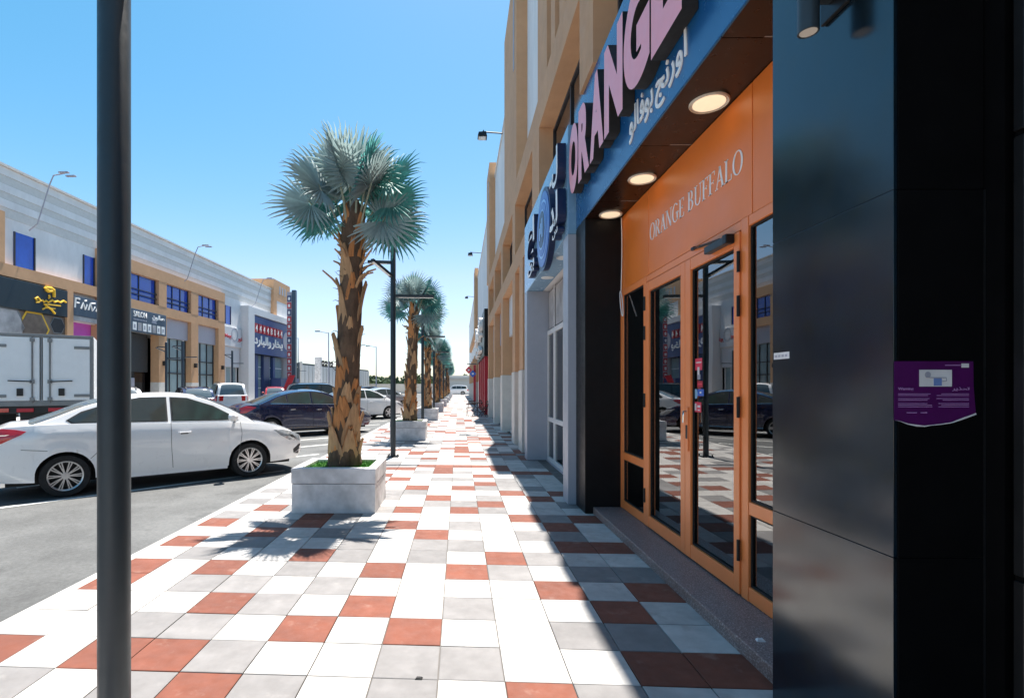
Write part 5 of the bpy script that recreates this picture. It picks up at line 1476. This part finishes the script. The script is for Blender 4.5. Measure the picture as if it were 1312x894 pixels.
# roadside pylon at the end of the building
py = thing('pylon_sign', 'tall blue pylon with a red and white lettered strip beside the blue shop', 'sign', (at(375, 57), 57, 0))
x = at(373, 57)
BX('pole', 'sign_slate', py, x, x + .42, 57.2, 57.7, -.05, 12.4)
BX('strip', 'grey_panel', py, x - .55, x - .004, 57.25, 57.6, .8, 12.2)
RP = random.Random(9)
for k in range(14):
    z = 1.0 + k * .78
    q = BX('letter_panel', RP.choice(['sign_red', 'sign_red', 'sign_red', 'deep_blue']), py, x - .5, x - .06, 57.19, 57.248, z, z + .62)
    BX('panel_mark', 'letter_white', q, x - .40, x - .18, 57.17, 57.188, z + .12, z + .45)
fl = thing('feather_banner', 'leaning dark red promotional banner beside the blue shop', 'banner', (at(358, 50), 50, 0))
xx = at(357, 50)
MB().hexa([(xx, 50, 0), (xx + .5, 50, 0), (xx + .5, 50.1, 0), (xx, 50.1, 0), (xx + 1.1, 50, 2.7), (xx + 1.6, 50, 2.7), (xx + 1.6, 50.1, 2.7), (xx + 1.1, 50.1, 2.7)]).build('panel', 'shop_red', fl)
MB().tube([(xx - .04, 49.98, 0), (xx + 1.07, 49.98, 2.75)], .05, 6).build('edge_pole', 'sign_red', fl)

# lamps on arms rising from the far facade
for i, (px, py_, lbl) in enumerate(((42, 297, 'tall wall lamp arm over the blue window, leftmost'), (236, 350, 'wall lamp arm above the tan frame'), (324, 372, 'small wall lamp arm near the slotted tan tower'))):
    o = bpy.data.objects.new('wall_lamp', None); o.location = (LBx, LBy, GZ); o.rotation_euler = (0, 0, PHI); col.objects.link(o)
    tag(o, lbl, 'wall lamp', 'lamps on arms along the far facade')
    s0 = S_(px)
    MB().tube([(-.2, s0, 9.55 - GZ), (.25, s0, 9.9 - GZ), (.9, s0, 11.9 - GZ), (1.1, s0, 12.35 - GZ), (1.7, s0, 12.45 - GZ)], 0.032, 6).build('arm', 'print_grey', o, local=True)
    for dy in (-.2, .25):
        BX('lamp_head', 'print_grey', o, 1.5, 2.0, s0 + dy, s0 + dy + .15, 12.4 - GZ, 12.48 - GZ, bevel=.02, local=True)

# ================================================================ FAR END OF THE STREET
fw = BX('perimeter_wall', 'far_wall', None, -60, -3.5, 118, 118.6, -.1, 2.2); tag(fw, 'low pale perimeter wall behind the far parked cars', 'wall')
eb = thing('end_building', 'low flat roofed beige building closing the end of the walk', 'building', (0, 112, 0))
BX('wall', 'far_wall', eb, -3.0, 14, 112, 124, -.1, 3.2); BX('roof_edge', 'kerb_concrete', eb, -3.3, 14.3, 111.6, 124.3, 3.203, 3.6); BX('parapet', 'far_wall', eb, -2.5, 14, 112.4, 123.5, 3.603, 4.05)
wh = thing('warehouse', 'grey corrugated warehouse with a dark gable beyond the blue pylon', 'building', (at(390, 88), 88, 0))
xa, xb_ = at(374, 80), at(381, 80)
x0 = at(384, 80)
WZ = 5.3
MB().hexa([(x0 - 9, 80, 0), (x0, 80, 0), (x0 + 4.4, 116, 0), (x0 - 9, 116, 0), (x0 - 9, 80, WZ), (x0, 80, WZ), (x0 + 4.4, 116, WZ), (x0 - 9, 116, WZ)]).build('gable_wall', 'sign_navy', wh)
nrib = 24
for k in range(nrib):
    f0, f1 = k / nrib, (k + .82) / nrib
    a0 = Vector((x0 + 4.4 * f0 + .02, 80 + 36 * f0, 0)); a1 = Vector((x0 + 4.4 * f1 + .02, 80 + 36 * f1, 0))
    o = Vector((.22, 0, 0)); h = Vector((0, 0, 5.0))
    MB().hexa([a0, a0 + o, a1 + o, a1, a0 + h, a0 + o + h, a1 + o + h, a1 + h]).build('cladding_rib', 'warehouse', wh)
BX('awning_panel', 'warehouse', wh, x0 - .02, x0 + .35, 79.9, 80.3, 4.4, 5.5)
# traffic signal gantry and thin poles
gt = thing('signal_gantry', 'concrete gantry post with a row of dark signal heads', 'traffic signal', (at(408, 75), 75, 0))
gx = at(408, 75)
BX('post', 'concrete', gt, gx - .45, gx + .45, 74.6, 75.4, -.05, 5.9, bevel=.05)
MB().tube([(gx + .45, 75, 5.2), (gx + 2.2, 75, 4.9)], .10, 6).build('beam', 'post_far', gt)
for k in range(4):
    q = BX('signal_head', 'plastic_black', gt, gx + .55 + k * .42, gx + .90 + k * .42, 74.82, 74.88, 4.55 - k * .06, 5.4 - k * .06)
    MB().lathe([(0, 74.80), (.1, 74.80), (.1, 74.815), (0, 74.815)], 10, (gx + .72 + k * .42, 0, 5.0 - k * .06), ax='y', cap=False).build('signal_lens', 'letter_white', q)
for px, yv, h, lb_ in ((382, 82, 9.4, 'thin pale street pole rising behind the warehouse'), (421, 72, 9.2, 'thin dark street pole just left of the nearest palm'), (482, 95, 9, 'thin pale pole right of the nearest palm trunk')):
    t = thing('street_pole', lb_, 'pole', (at(px, yv), yv, 0))
    MB().lathe([(.12, -.05), (.07, h)], 8, (at(px, yv), yv, 0)).build('pole', 'print_grey', t, smooth=True)
    MB().tube([(at(px, yv), yv, h - .1), (at(px, yv) - 1.3, yv, h + .15)], .06, 6).build('arm', 'print_grey', t)
    BX('lamp_head', 'post_far', t, at(px, yv) - 1.9, at(px, yv) - 1.2, yv - .15, yv + .15, h + .1, h + .24)
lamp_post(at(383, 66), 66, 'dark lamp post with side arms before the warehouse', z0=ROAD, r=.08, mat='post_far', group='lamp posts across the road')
# far line of trees behind the wall: one mass
rt_ = random.Random(4); mb = MB()
for i in range(150):
    cx, cy = rt_.uniform(-62, 4), rt_.uniform(122, 140); h = rt_.uniform(3.0, 4.8)
    for k in range(60):
        a, b, r = rt_.uniform(0, 6.28), rt_.uniform(-1, 1), rt_.uniform(.3, 1) ** .5
        p = Vector((cx + math.cos(a) * math.sqrt(1 - b * b) * 1.9 * r, cy + math.sin(a) * math.sqrt(1 - b * b) * 1.9 * r, h * .62 + b * h * .38 * r))
        n_ = Vector((rt_.uniform(-1, 1), rt_.uniform(-1, 1), rt_.uniform(-.3, 1))).normalized(); u = n_.orthogonal().normalized() * rt_.uniform(.2, .42); v = n_.cross(u)
        mb.face([p - u - v, p + u - v * .6, p + u * .7 + v, p - u * .8 + v * .7])
tl_ = mb.build('tree_line', 'far_tree', recalc=False); tag(tl_, 'hazy green line of far trees beyond the perimeter wall', kind='stuff')

for px, z in ((209, 3.1), (249, 3.1), (284, 3.1)):
    q = S_(px)
    LX('wall_light', 'plastic_black', .012, .22, q - .1, q + .1, z, z + .34, bevel=.02)
